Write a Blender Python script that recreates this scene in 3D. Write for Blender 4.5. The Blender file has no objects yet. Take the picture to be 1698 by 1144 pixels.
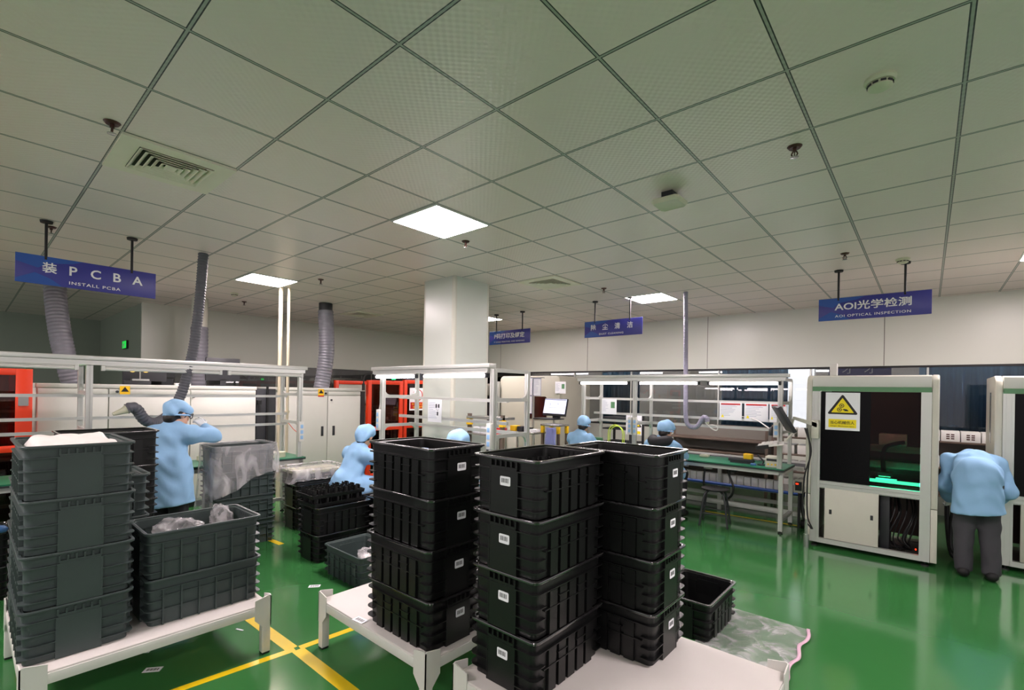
import bpy, bmesh, math, random
import numpy as np
from mathutils import Vector, Matrix
random.seed(7)
C = bpy.context.scene.collection
PI = math.pi

# ---------------------------------------------------------------- camera, world, exposure
TH = 0.8561; ROLL = 0.0173; FPX = 793.9
cth, sth = math.cos(TH), math.sin(TH)
cr, sr = math.cos(ROLL), math.sin(ROLL)
right0 = Vector((sth, cth, 0)); fwd = Vector((-cth, sth, 0)); up0 = Vector((0, 0, 1))
right = right0*cr + up0*sr; up = -right0*sr + up0*cr
cam_d = bpy.data.cameras.new('camera'); cam = bpy.data.objects.new('camera', cam_d); C.objects.link(cam)
m = Matrix.Identity(4)
for i in range(3):
    m[i][0] = right[i]; m[i][1] = up[i]; m[i][2] = -fwd[i]
m.translation = Vector((0, 0, 1.65))
cam.matrix_world = m
cam_d.sensor_fit = 'HORIZONTAL'; cam_d.sensor_width = 36.0; cam_d.lens = FPX/1698*36.0
cam_d.shift_y = (648.5-572)/1698; cam_d.clip_start = 0.02; cam_d.clip_end = 100
bpy.context.scene.camera = cam

world = bpy.data.worlds.new('world'); bpy.context.scene.world = world; world.use_nodes = True
bg = world.node_tree.nodes['Background']; bg.inputs[0].default_value = (1.0, 0.92, 0.95, 1); bg.inputs[1].default_value = 0.75
vs = bpy.context.scene.view_settings
vs.view_transform = 'Standard'; vs.look = 'None'; vs.exposure = 0.0; vs.gamma = 1.0; vs.use_curve_mapping = False
LAMP = 92.0      # ceiling panels
TUBE = 23.0      # bench tubes
CEIL = 3.095

# ---------------------------------------------------------------- materials
def lin(h):
    h = h.lstrip('#'); o = []
    for i in (0, 2, 4):
        v = int(h[i:i+2], 16)/255
        o.append(v/12.92 if v <= 0.04045 else ((v+0.055)/1.055)**2.4)
    return (*o, 1)
def mat(name, hexc, rough=0.5, metal=0.0, spec=0.5, var=0.08, scale=6.0, bump=0.0, bscale=60.0, coat=0.0, emit=None, estr=0.0):
    """Principled with a little procedural colour variation and bump."""
    M = bpy.data.materials.new(name); M.use_nodes = True
    nt = M.node_tree; N = nt.nodes; L = nt.links; b = N['Principled BSDF']
    col = lin(hexc)
    tc = N.new('ShaderNodeTexCoord')
    no = N.new('ShaderNodeTexNoise'); no.inputs['Scale'].default_value = scale; no.inputs['Detail'].default_value = 3
    L.new(tc.outputs['Object'], no.inputs['Vector'])
    mx = N.new('ShaderNodeMix'); mx.data_type = 'RGBA'
    mx.inputs['A'].default_value = tuple(max(0, c*(1-var)) for c in col[:3])+(1,)
    mx.inputs['B'].default_value = tuple(min(1, c*(1+var)) for c in col[:3])+(1,)
    L.new(no.outputs['Fac'], mx.inputs['Factor']); L.new(mx.outputs['Result'], b.inputs['Base Color'])
    b.inputs['Roughness'].default_value = rough; b.inputs['Metallic'].default_value = metal
    b.inputs['Specular IOR Level'].default_value = spec; b.inputs['Coat Weight'].default_value = coat
    b.inputs['Coat Roughness'].default_value = 0.08
    if bump:
        n2 = N.new('ShaderNodeTexNoise'); n2.inputs['Scale'].default_value = bscale; n2.inputs['Detail'].default_value = 4
        L.new(tc.outputs['Object'], n2.inputs['Vector'])
        bp = N.new('ShaderNodeBump'); bp.inputs['Strength'].default_value = bump; bp.inputs['Distance'].default_value = 0.02
        L.new(n2.outputs['Fac'], bp.inputs['Height']); L.new(bp.outputs['Normal'], b.inputs['Normal'])
    if emit:
        b.inputs['Emission Color'].default_value = lin(emit); b.inputs['Emission Strength'].default_value = estr
    return M
def glass_mat(name, tint, trans, rough=0.02, gl=(0.9, 0.9, 0.9, 1), f0=1.45):
    """see-through sheet: tinted transparency with a fresnel reflection"""
    M = bpy.data.materials.new(name); M.use_nodes = True
    nt = M.node_tree; N = nt.nodes; L = nt.links; N.remove(N['Principled BSDF'])
    out = N['Material Output']
    t = N.new('ShaderNodeBsdfTransparent'); c = lin(tint); t.inputs[0].default_value = tuple(v*trans for v in c[:3])+(1,)
    g = N.new('ShaderNodeBsdfGlossy'); g.inputs['Roughness'].default_value = rough; g.inputs['Color'].default_value = gl
    fr = N.new('ShaderNodeFresnel'); fr.inputs[0].default_value = f0
    ms = N.new('ShaderNodeMixShader'); L.new(fr.outputs[0], ms.inputs[0]); L.new(t.outputs[0], ms.inputs[1]); L.new(g.outputs[0], ms.inputs[2])
    L.new(ms.outputs[0], out.inputs[0])
    return M
M = {}
M['wall'] = mat('wall_panel', '#cfd2c6', 0.34, spec=0.5, var=0.02, scale=1.5)
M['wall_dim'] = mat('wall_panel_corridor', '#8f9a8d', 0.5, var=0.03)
M['pillar'] = mat('pillar_panel', '#c2c7be', 0.32, spec=0.5, var=0.02)
M['alu'] = mat('brushed_aluminium', '#c9cbc6', 0.34, metal=0.75, var=0.05, scale=20)
M['aluw'] = mat('anodised_rail', '#cdcfca', 0.36, metal=0.55, var=0.03)
M['cream'] = mat('cream_painted_metal', '#c6c5b8', 0.42, var=0.03)
M['white'] = mat('white_painted_metal', '#d2d2cc', 0.4, var=0.03)
M['table_w'] = mat('white_board', '#d2cdc9', 0.5, var=0.05, scale=4, bump=0.02)
M['black'] = mat('black_plastic', '#0c0d0d', 0.36, spec=0.45, var=0.15, scale=10, bump=0.05, bscale=200)
M['black_in'] = mat('black_acrylic_door', '#08080a', 0.25, spec=0.15, var=0.1)
M['rim_b'] = mat('polished_black_rim', '#1c1b1c', 0.16, spec=1.0, var=0.15, coat=1.0)
M['grey'] = mat('slate_grey_plastic', '#3c4746', 0.42, spec=0.45, var=0.1, scale=8, bump=0.04, bscale=200)
M['dark'] = mat('dark_metal', '#24262a', 0.5, var=0.1)
M['rubber'] = mat('black_rubber', '#0c0c0d', 0.6, var=0.1)
M['orange'] = mat('orange_red_paint', '#e23a12', 0.4, var=0.05)
M['corridor'] = mat('corridor_wall_paint', '#a8a294', 0.6, var=0.06)
M['green_mat'] = mat('green_esd_mat', '#17704f', 0.35, var=0.08)
M['green_strip'] = mat('green_stripe', '#5a8a62', 0.45, var=0.04)
M['blue_sign'] = mat('navy_sign', '#31338a', 0.4, var=0.05)
M['blue_sign2'] = mat('blue_sign_band', '#1f4fa0', 0.4, var=0.05)
M['txt'] = mat('white_lettering', '#e8e8e8', 0.5, var=0.01)
M['blacktxt'] = mat('black_lettering', '#111111', 0.5, var=0.02)
M['yellow'] = mat('yellow_plastic', '#f2c114', 0.4, var=0.04)
M['yellowsign'] = mat('yellow_sign', '#f0dc00', 0.45, var=0.02)
M['tape'] = mat('yellow_floor_tape', '#e0bf12', 0.28, var=0.08, scale=3)
M['red'] = mat('red_sign', '#c01818', 0.45, var=0.03)
M['paper'] = mat('white_paper', '#eceef2', 0.6, var=0.02)
M['paperline'] = mat('grey_print', '#9aa0b8', 0.6, var=0.05)
M['pink'] = mat('pink_film_edge', '#d9b3c6', 0.4, var=0.1)
M['smock'] = mat('light_blue_smock_cloth', '#8db6da', 0.75, spec=0.2, var=0.06, scale=5, bump=0.12, bscale=14)
M['cap'] = mat('light_blue_cap_cloth', '#96bfe4', 0.75, spec=0.2, var=0.05, scale=8, bump=0.15, bscale=25)
M['skin'] = mat('skin', '#d9a88c', 0.55, spec=0.35, var=0.05)
M['hair'] = mat('black_hair', '#14100e', 0.45, var=0.2, scale=60)
M['trousers'] = mat('dark_trousers', '#1b1c20', 0.8, var=0.1, bump=0.1, bscale=20)
M['trousers_g'] = mat('charcoal_trousers', '#3b3a3f', 0.8, var=0.1, bump=0.1, bscale=20)
M['glove'] = mat('white_glove', '#dfe2e4', 0.8, var=0.04)
M['navy'] = mat('navy_cloth', '#1c2a44', 0.8, var=0.1)
M['hose'] = mat('grey_flexible_duct', '#77777f', 0.42, metal=0.1, var=0.12, scale=12)
M['hose_d'] = mat('dark_corrugated_hose', '#55565c', 0.5, var=0.1)
M['hose_l'] = mat('lilac_grey_hose', '#8d8a9c', 0.5, var=0.08)
M['cable'] = mat('black_cable', '#0e0e10', 0.5, var=0.1)
M['redcoil'] = mat('red_coil_tube', '#e0402a', 0.4, var=0.05)
M['bluepipe'] = mat('blue_pipe', '#27509a', 0.4, var=0.05)
M['bluepart'] = mat('blue_part', '#3f6ea6', 0.5, var=0.1)
M['curtain'] = mat('blue_curtain', '#86b6d6', 0.9, var=0.15, scale=3)
M['rackbrown'] = mat('brown_rack_steel', '#5b4d42', 0.5, var=0.1)
M['greyboard'] = mat('grey_board', '#6b675f', 0.6, var=0.06)
M['machine'] = mat('white_machine_panel', '#cbcbc3', 0.42, var=0.02)
M['lens'] = mat('amber_lamp', '#e8c050', 0.3, emit='#ffcf60', estr=1.5)
M['steel'] = mat('bright_steel', '#b9b9b5', 0.25, metal=0.9, var=0.03)
M['vent'] = mat('ivory_vent', '#e6e0cc', 0.5, var=0.05)
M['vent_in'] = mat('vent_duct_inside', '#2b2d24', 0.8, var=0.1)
M['ivory'] = mat('ivory_plastic', '#c9c9b0', 0.45, var=0.04)
M['brass'] = mat('red_brass', '#4c302a', 0.4, metal=0.5, var=0.1)
M['pipe_c'] = mat('cream_pipe', '#c9bfa6', 0.35, metal=0.3, var=0.05)
M['lampglow'] = mat('lamp_diffuser', '#ffffff', 0.5, emit='#ffeef0', estr=LAMP)
M['tubeglow'] = mat('fluorescent_tube', '#ffffff', 0.5, emit='#fff0f4', estr=TUBE)
M['screen'] = mat('lit_screen', '#dfe3ff', 0.3, emit='#dfe2ff', estr=0.9)
M['ledgreen'] = mat('green_led', '#30ff60', 0.3, emit='#20ff60', estr=8)
M['ledcyan'] = mat('inspection_light', '#50ffd0', 0.3, emit='#30ffc0', estr=22)
M['exitgreen'] = mat('exit_sign_glow', '#20d050', 0.4, emit='#20e050', estr=0.8)
M['bright'] = mat('bright_opening_glow', '#ffffff', 0.5, emit='#fff8f4', estr=5.0)
M['fillglow'] = mat('machine_fill_glow', '#ffffff', 0.4, emit='#fff2ea', estr=30)  # glow of the fill strip added inside the machines
M['reddisp'] = mat('red_display', '#ff3010', 0.4, emit='#ff3010', estr=3)
M['glass'] = glass_mat('window_glass', '#c9ccd0', 0.75, f0=1.6)
M['tinted'] = glass_mat('tinted_door', '#b09690', 0.8, rough=0.03, f0=1.22)
M['amberp'] = glass_mat('smoked_panel', '#a07468', 0.7)
M['brownp'] = mat('dark_brown_acrylic', '#2a1310', 0.12, var=0.05)
M['redbrown'] = mat('reddish_brown_panel', '#4a2a22', 0.35, var=0.15)
M['film'] = None
def film_mat():
    Mt = bpy.data.materials.new('clear_plastic_film'); Mt.use_nodes = True
    nt = Mt.node_tree; N = nt.nodes; L = nt.links; b = N['Principled BSDF']; out = N['Material Output']
    b.inputs['Base Color'].default_value = (0.80, 0.78, 0.80, 1); b.inputs['Roughness'].default_value = 0.16
    b.inputs['Specular IOR Level'].default_value = 0.8
    tc = N.new('ShaderNodeTexCoord')
    mp = N.new('ShaderNodeMapping'); mp.inputs['Scale'].default_value = (1.0, 1.0, 0.45); L.new(tc.outputs['Object'], mp.inputs['Vector'])
    n = N.new('ShaderNodeTexNoise'); n.inputs['Scale'].default_value = 7; n.inputs['Detail'].default_value = 3; n.inputs['Distortion'].default_value = 0.8
    L.new(mp.outputs[0], n.inputs['Vector'])
    bp = N.new('ShaderNodeBump'); bp.inputs['Strength'].default_value = 0.9; bp.inputs['Distance'].default_value = 0.05
    L.new(n.outputs['Fac'], bp.inputs['Height']); L.new(bp.outputs['Normal'], b.inputs['Normal'])
    rp = N.new('ShaderNodeValToRGB'); rp.color_ramp.elements[0].position = 0.42; rp.color_ramp.elements[1].position = 0.70
    rp.color_ramp.elements[0].color = (0.20,)*3+(1,); rp.color_ramp.elements[1].color = (0.58,)*3+(1,)
    L.new(n.outputs['Fac'], rp.inputs[0])
    t = N.new('ShaderNodeBsdfTransparent'); t.inputs[0].default_value = (0.95, 0.95, 0.95, 1)
    ms = N.new('ShaderNodeMixShader'); L.new(rp.outputs[0], ms.inputs[0]); L.new(t.outputs[0], ms.inputs[1]); L.new(b.outputs[0], ms.inputs[2])
    L.new(ms.outputs[0], out.inputs[0]); return Mt
M['film'] = film_mat()
M['whitebag'] = mat('white_liner_bag', '#e6e0dc', 0.45, var=0.04, bump=0.3, bscale=12)

def floor_mat():
    Mt = mat('green_epoxy', '#34703a', 0.10, spec=0.55, var=0.12, scale=0.9, coat=0.15)
    nt = Mt.node_tree; N = nt.nodes; L = nt.links; b = N['Principled BSDF']
    tc = N.new('ShaderNodeTexCoord')
    n = N.new('ShaderNodeTexNoise'); n.inputs['Scale'].default_value = 2.2; n.inputs['Detail'].default_value = 2
    L.new(tc.outputs['Object'], n.inputs['Vector'])
    bp = N.new('ShaderNodeBump'); bp.inputs['Strength'].default_value = 0.035; bp.inputs['Distance'].default_value = 0.05
    L.new(n.outputs['Fac'], bp.inputs['Height']); L.new(bp.outputs['Normal'], b.inputs['Normal'])
    n2 = N.new('ShaderNodeTexNoise'); n2.inputs['Scale'].default_value = 1.3; n2.inputs['Detail'].default_value = 6
    L.new(tc.outputs['Object'], n2.inputs['Vector'])
    mr = N.new('ShaderNodeMapRange'); mr.inputs['To Min'].default_value = 0.07; mr.inputs['To Max'].default_value = 0.20
    L.new(n2.outputs['Fac'], mr.inputs['Value']); L.new(mr.outputs[0], b.inputs['Roughness'])
    return Mt
M['floor'] = floor_mat()

def ceiling_mat():
    """0.6 m lay-in tiles: dimpled panels between slim T-bars (object coords = world coords)"""
    Mt = bpy.data.materials.new('ceiling_tiles'); Mt.use_nodes = True
    nt = Mt.node_tree; N = nt.nodes; L = nt.links; b = N['Principled BSDF']
    tc = N.new('ShaderNodeTexCoord'); sp = N.new('ShaderNodeSeparateXYZ'); L.new(tc.outputs['Object'], sp.inputs[0])
    def math_(op, a, bb=None):
        n = N.new('ShaderNodeMath'); n.operation = op
        for i, v in enumerate((a, bb)):
            if v is None: continue
            if isinstance(v, (int, float)): n.inputs[i].default_value = v
            else: L.new(v, n.inputs[i])
        return n.outputs[0]
    def dist(out, off):
        a = math_('SUBTRACT', out, off); mo = math_('PINGPONG', a, 0.3)   # distance to the nearest grid line
        return mo
    dx = dist(sp.outputs[0], -1.69); dy = dist(sp.outputs[1], 1.19)
    d = math_('MINIMUM', dx, dy)
    bar = math_('LESS_THAN', d, 0.009)
    ed = math_('LESS_THAN', math_('ABSOLUTE', math_('SUBTRACT', d, 0.0078)), 0.0026)
    mx = N.new('ShaderNodeMix'); mx.data_type = 'RGBA'; mx.inputs['A'].default_value = lin('#e8dad2'); mx.inputs['B'].default_value = lin('#a3a79a')
    L.new(bar, mx.inputs['Factor'])
    mx2 = N.new('ShaderNodeMix'); mx2.data_type = 'RGBA'; L.new(mx.outputs['Result'], mx2.inputs['A']); mx2.inputs['B'].default_value = lin('#20231f')
    L.new(ed, mx2.inputs['Factor']); L.new(mx2.outputs['Result'], b.inputs['Base Color'])
    b.inputs['Roughness'].default_value = 0.30; b.inputs['Specular IOR Level'].default_value = 0.6
    # dimples
    sx = math_('SINE', math_('MULTIPLY', sp.outputs[0], 2*PI/0.04)); sy = math_('SINE', math_('MULTIPLY', sp.outputs[1], 2*PI/0.04))
    pr = math_('MULTIPLY', sx, sy)
    bp = N.new('ShaderNodeBump'); bp.inputs['Strength'].default_value = 0.10; bp.inputs['Distance'].default_value = 0.012
    L.new(pr, bp.inputs['Height']); L.new(bp.outputs['Normal'], b.inputs['Normal'])
    return Mt
M['ceiling'] = ceiling_mat()

# ---------------------------------------------------------------- mesh builder
class MB:
    def __init__(s): s.v = []; s.f = []; s.mi = []; s.x = Matrix.Identity(4)
    def at(s, loc=(0, 0, 0), rz=0.0, rx=0.0, ry=0.0):
        s.x = Matrix.Translation(loc) @ Matrix.Rotation(rz, 4, 'Z') @ Matrix.Rotation(ry, 4, 'Y') @ Matrix.Rotation(rx, 4, 'X'); return s
    def add(s, vs, fs, mi=0):
        n = len(s.v); s.v += [tuple(s.x @ Vector(p)) for p in vs]
        s.f += [tuple(i+n for i in f) for f in fs]; s.mi += [mi]*len(fs); return s
    def box(s, x0, x1, y0, y1, z0, z1, mi=0):
        vs = [(x, y, z) for z in (z0, z1) for y in (y0, y1) for x in (x0, x1)]
        return s.add(vs, [(0, 2, 3, 1), (4, 5, 7, 6), (0, 1, 5, 4), (2, 6, 7, 3), (0, 4, 6, 2), (1, 3, 7, 5)], mi)
    def loops(s, ls, mi=0, cap0=True, cap1=True, closed=True):
        n = len(ls[0]); vs = [p for l in ls for p in l]; fs = []
        for k in range(len(ls)-1):
            for i in range(n if closed else n-1):
                j = (i+1) % n; fs.append((k*n+i, k*n+j, (k+1)*n+j, (k+1)*n+i))
        if cap0: fs.append(tuple(range(n-1, -1, -1)))
        if cap1: fs.append(tuple((len(ls)-1)*n+i for i in range(n)))
        return s.add(vs, fs, mi)
    def cyl(s, p0, p1, r0, r1=None, n=16, mi=0, cap=True):
        r1 = r0 if r1 is None else r1
        return s.tube([p0, p1], [r0, r1], n, mi, cap)
    def tube(s, pts, r, n=10, mi=0, cap=True):
        pts = [Vector(p) for p in pts]
        if isinstance(r, (int, float)): r = [r]*len(pts)
        ls = []; t0 = (pts[1]-pts[0]).normalized()
        ref = Vector((0, 0, 1)) if abs(t0.z) < 0.9 else Vector((1, 0, 0))
        a = t0.cross(ref).normalized()
        for i, p in enumerate(pts):
            t = (pts[min(i+1, len(pts)-1)]-pts[max(i-1, 0)]).normalized()
            a = (a - t*a.dot(t)).normalized(); b = t.cross(a)
            ls.append([tuple(p + (a*math.cos(q)+b*math.sin(q))*r[i]) for q in [2*PI*k/n for k in range(n)]])
        return s.loops(ls, mi, cap, cap)
    def lathe(s, prof, n=24, c=(0, 0), mi=0, cap=True):
        return s.loops([[(c[0]+r*math.cos(2*PI*k/n), c[1]+r*math.sin(2*PI*k/n), z) for k in range(n)] for r, z in prof], mi, cap, cap)
    def prism(s, poly, a0, a1, axis='y', mi=0):
        f = {'y': lambda p, t: (p[0], t, p[1]), 'x': lambda p, t: (t, p[0], p[1]), 'z': lambda p, t: (p[0], p[1], t)}[axis]
        l0 = [f(p, a0) for p in poly]; l1 = [f(p, a1) for p in poly]
        return s.loops([l0, l1], mi)
    def grid(s, nu, nv, fn, mi=0, wrap=False):
        vs = [fn(i/(nu if wrap else nu-1), j/(nv-1)) for j in range(nv) for i in range(nu)]
        fs = []
        for j in range(nv-1):
            for i in range(nu if wrap else nu-1):
                k = (i+1) % nu; fs.append((j*nu+i, j*nu+k, (j+1)*nu+k, (j+1)*nu+i))
        return s.add(vs, fs, mi)
    def build(s, name, mats, parent=None, smooth=40, bevel=0.0, seg=2, solid=0.0, kind=None, label=None):
        me = bpy.data.meshes.new(name)
        me.from_pydata(s.v, [], s.f); me.update()
        ms = mats if isinstance(mats, (list, tuple)) else [mats]
        for q in ms: me.materials.append(q)
        me.polygons.foreach_set('material_index', s.mi)
        bm = bmesh.new(); bm.from_mesh(me)
        bmesh.ops.recalc_face_normals(bm, faces=bm.faces)
        if bevel:
            es = [e for e in bm.edges if len(e.link_faces) == 2 and e.calc_face_angle(0) > 0.6]
            bmesh.ops.bevel(bm, geom=es, offset=bevel, segments=seg, affect='EDGES', clamp_overlap=True, profile=0.5)
        bm.to_mesh(me); bm.free()
        if smooth:
            me.polygons.foreach_set('use_smooth', [True]*len(me.polygons)); me.set_sharp_from_angle(angle=math.radians(smooth))
        o = bpy.data.objects.new(name, me); C.objects.link(o)
        if parent: o.parent = parent
        if solid:
            md = o.modifiers.new('thickness', 'SOLIDIFY'); md.thickness = solid; md.offset = 0
        if kind: o['kind'] = kind
        if label: o['label'] = label
        return o
def tag(o, label, cat, group=None):
    o['label'] = label; o['category'] = cat
    if group: o['group'] = group
    return o
def thing(name, label, cat, loc=(0, 0, 0), rz=0.0, group=None):
    o = bpy.data.objects.new(name, None); C.objects.link(o); o.empty_display_size = 0.1
    o.location = loc; o.rotation_euler = (0, 0, rz); return tag(o, label, cat, group)
KIDS = {}
def copy_tree(o, parent=None, loc=None, rz=None, label=None, group=None):
    c = o.copy(); C.objects.link(c)
    if parent: c.parent = parent
    if loc is not None: c.location = loc
    if rz is not None: c.rotation_euler = (0, 0, rz)
    if label: c['label'] = label
    if group: c['group'] = group
    for ch in list(o.children): copy_tree(ch, c)
    return c
def smoothpath(pts, n=8):
    """Catmull-Rom through points"""
    P = [Vector(p) for p in pts]; P = [2*P[0]-P[1]]+P+[2*P[-1]-P[-2]]; out = []
    for i in range(1, len(P)-2):
        for k in range(n):
            t = k/n; a, b, c, d = P[i-1:i+3]
            out.append(0.5*((2*b)+(c-a)*t+(2*a-5*b+4*c-d)*t*t+(3*b-a-3*c+d)*t**3))
    out.append(P[-2]); return out
def hose_mb(pts, r, pitch=0.03, amp=0.12, n=16, sub=12):
    """corrugated hose along a path"""
    q = smoothpath(pts, sub); L = [0]
    for i in range(1, len(q)): L.append(L[-1]+(q[i]-q[i-1]).length)
    tot = L[-1]; ns = max(8, int(tot/pitch*4)); res = []; rr = []; j = 0
    for k in range(ns+1):
        s_ = tot*k/ns
        while j < len(L)-2 and L[j+1] < s_: j += 1
        t = (s_-L[j])/max(1e-9, L[j+1]-L[j]); res.append(q[j].lerp(q[j+1], min(1, t)))
        rr.append(r*(1-amp*(0.5+0.5*math.cos(2*PI*s_/pitch))))
    return MB().tube(res, rr, n)

def text_obj(body, parent, m4, height, material, name='lettering', width=None, bold=0.0, depth=0.0015, spacing=1.0):
    """writing as a thin mesh; local x = reading direction, y = up, centred at m4"""
    cu = bpy.data.curves.new('t', 'FONT'); cu.body = body; cu.size = 1.0; cu.extrude = 0.0; cu.offset = bold; cu.align_x = 'CENTER'; cu.align_y = 'CENTER'
    cu.space_character = spacing; cu.resolution_u = 3
    t = bpy.data.objects.new('t', cu); C.objects.link(t)
    bpy.context.view_layer.update()
    me = bpy.data.meshes.new_from_object(t.evaluated_get(bpy.context.evaluated_depsgraph_get()))
    bpy.data.objects.remove(t); bpy.data.curves.remove(cu)
    co = np.array([v.co[:] for v in me.vertices])
    lo, hi = co.min(0), co.max(0); ctr = (lo+hi)/2; sc = height/(hi[1]-lo[1]); sx = sc if width is None else width/(hi[0]-lo[0])
    for v in me.vertices:
        p = v.co; v.co = m4 @ Vector(((p.x-ctr[0])*sx, (p.y-ctr[1])*sc, depth))
    me.materials.clear(); me.materials.append(material)
    o = bpy.data.objects.new(name, me); C.objects.link(o); o.parent = parent
    return o
def face_m4(loc, xdir, zdir=(0, 0, 1)):
    """plane frame: local x along xdir, y up, z out of the face"""
    x = Vector(xdir).normalized(); y = Vector(zdir).normalized(); z = x.cross(y)
    m = Matrix.Identity(4)
    for i in range(3): m[i][0] = x[i]; m[i][1] = y[i]; m[i][2] = z[i]
    m.translation = Vector(loc); return m

# ================================================================ THE SETTING
def struct(name, mb, m_, **k):
    return mb.build(name, m_, kind='structure', **k)
struct('floor', MB().box(-15.5, 5, -4, 11.6, -0.05, 0), M['floor'])
struct('ceiling', MB().box(-15.5, 5, -4, 9.1, CEIL, CEIL+0.05), M['ceiling'])
# back wall: solid band over a long strip of glazing over a low wall; seams between wall panels
WB = 9.1
b = MB().box(-10.55, 5, WB, WB+0.12, 2.11, CEIL).box(-10.55, 5, WB, WB+0.12, 0, 1.0)
struct('wall_back', b, M['wall'])
b = MB()
for x in (-8.3, -5.7, -3.1, -0.5, 2.1): b.box(x-0.004, x+0.004, WB-0.003, WB, 2.13, CEIL)
struct('trim_1', b, M['greyboard'])
struct('trim_2', MB().box(-10.4, 5, WB-0.012, WB, 2.095, 2.125).box(-10.4, 5, WB-0.006, WB, 0.985, 1.01), M['rubber'])
b = MB()
for x in (-9.0, -7.5, -6.05, -4.65, -2.9, -1.45, 0.0, 1.6, 3.2): b.box(x-0.012, x+0.012, WB+0.02, WB+0.08, 1.0, 2.11)
struct('trim_3', b, M['alu'])
xs = [-10.4, -9.0, -7.5, -6.05, -4.65, -2.9, -1.45, 0.0, 1.6, 3.2, 5.0]
for i in range(len(xs)-1):
    struct('window_%d' % (i+1), MB().box(xs[i]+0.012, xs[i+1]-0.012, WB+0.045, WB+0.055, 1.0, 2.11), M['glass'])
# the dim corridor behind the glazing
struct('wall_corridor', MB().box(-10.55, 5, 11.5, 11.6, 0, CEIL).box(-10.55, 5, 9.22, 11.6, CEIL, CEIL+0.05), M['corridor'])
def curtain(x0, x1, y, z0, z1, label):
    n = int((x1-x0)/0.012)
    def fn(u, v):
        x = x0+(x1-x0)*u
        return (x, y+0.028*math.sin(x*52)+0.012*math.sin(x*131+1.7), z0+(z1-z0)*v)
    o = MB().grid(n, 3, fn).build('curtain', M['curtain'], smooth=60, solid=0.004)
    tag(o, label, 'curtain', 'blue curtains behind the glazing')
curtain(-5.55, -4.62, 9.5, 0.4, 2.5, 'blue curtain behind the glass over the first seated worker at the far bench')
curtain(-2.95, -1.84, 9.5, 0.4, 2.5, 'blue curtain behind the glass above the notices of the far bench')
curtain(-0.10, 1.6, 9.5, 0.4, 2.5, 'wide blue curtain behind the glass right of the front inspection machine')
# left wall with a glazed strip too, then a recess with an exit door
b = MB().box(-10.52, -10.4, 2.08, 9.1, 2.11, CEIL).box(-10.52, -10.4, 2.08, 9.1, 0, 1.0)
struct('wall_left', b, M['wall'])
struct('trim_4', MB().box(-10.4, -10.388, 2.08, 9.1, 2.095, 2.125).box(-10.4, -10.36, 2.06, 2.14, 0, CEIL), M['wall'])
for i, (y0, y1) in enumerate(((2.14, 4.4), (4.4, 6.7), (6.7, 9.08))):
    struct('window_%d' % (11+i), MB().box(-10.46, -10.45, y0+0.01, y1-0.01, 1.0, 2.11), M['glass'])
struct('wall_store', MB().box(-12.5, -12.4, 2.2, 9.2, 0, CEIL), M['greyboard'])
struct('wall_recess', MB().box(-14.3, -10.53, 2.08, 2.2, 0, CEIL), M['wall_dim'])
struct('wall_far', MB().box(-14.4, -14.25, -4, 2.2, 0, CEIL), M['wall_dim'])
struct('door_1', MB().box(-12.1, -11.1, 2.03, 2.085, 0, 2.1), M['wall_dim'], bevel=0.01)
t = thing('exit_sign', 'small dark exit sign with a green running figure high on the corridor wall', 'exit sign', (-11.6, 2.075, 2.41))
MB().box(-0.17, 0.17, -0.03, 0, -0.08, 0.08).build('housing', M['dark'], t, bevel=0.006)
b = MB().box(-0.155, 0.155, -0.034, -0.0305, -0.068, 0.068); b.build('lit_face', M['exitgreen'], t)
b = MB()   # running figure and arrow
for (x0, z0, x1, z1, r) in ((0.0, 0.02, -0.02, -0.015, .011), (-0.02, -0.015, 0.01, -0.035, .008), (0.01, -0.035, 0.0, -0.06, .007), (-0.02, -0.015, -0.045, -0.04, .008), (0.0, 0.015, 0.035, 0.005, .006), (0.0, 0.015, -0.035, 0.01, .006), (-0.12, 0, -0.07, 0, .008)):
    b.cyl((x0, -0.036, z0), (x1, -0.036, z1), r, n=8)
b.cyl((0.008, -0.037, 0.043), (0.008, -0.035, 0.043), 0.013, n=12)
b.build('figure', M['txt'], t)
# the square pillar with rounded cream corner profiles
px0, px1, py0, py1 = -5.12, -4.51, 4.06, 4.70
p = struct('pillar', MB().box(px0+0.03, px1-0.03, py0, py1, 0, CEIL).box(px0, px1, py0+0.03, py1-0.03, 0, CEIL), M['pillar'])
b = MB()
for cx, cy in ((px0+0.03, py0+0.03), (px1-0.03, py0+0.03), (px1-0.03, py1-0.03), (px0+0.03, py1-0.03)):
    b.cyl((cx, cy, 0), (cx, cy, CEIL), 0.034, n=20)
b.build('corner_profile', M['cream'], p, kind='structure')

# ---------------------------------------------------------------- floor tape
def tape(x0, y0, x1, y1, w, label):
    d = Vector((x1-x0, y1-y0, 0)); n = Vector((-d.y, d.x, 0)).normalized()*w/2
    a = Vector((x0, y0, 0)); c = Vector((x1, y1, 0))
    vs = [a-n, c-n, c+n, a+n]
    o = MB().loops([[(q.x, q.y, 0.0) for q in vs], [(q.x, q.y, 0.0012) for q in vs]]).build('floor_tape', M['tape'])
    tag(o, label, 'floor tape', 'yellow floor tape')
tape(-4.6, 1.345, -3.01, 1.39, 0.075, 'yellow tape stripe leading from the crossing to between the two left platforms')
tape(-2.97, 1.41, -1.3, 1.42, 0.075, 'yellow tape stripe from the crossing towards the bottom edge under the middle platform')
tape(-3.16, -0.4, -2.99, 1.40, 0.05, 'yellow tape stripe along the front of the left white platform')
tape(-2.985, 1.43, -2.86, 3.2, 0.05, 'yellow tape stripe running under the middle white platform')
tape(-4.85, 0.05, -4.6, -0.6, 0.05, 'yellow tape stripe by the left edge behind the left platform')
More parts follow.
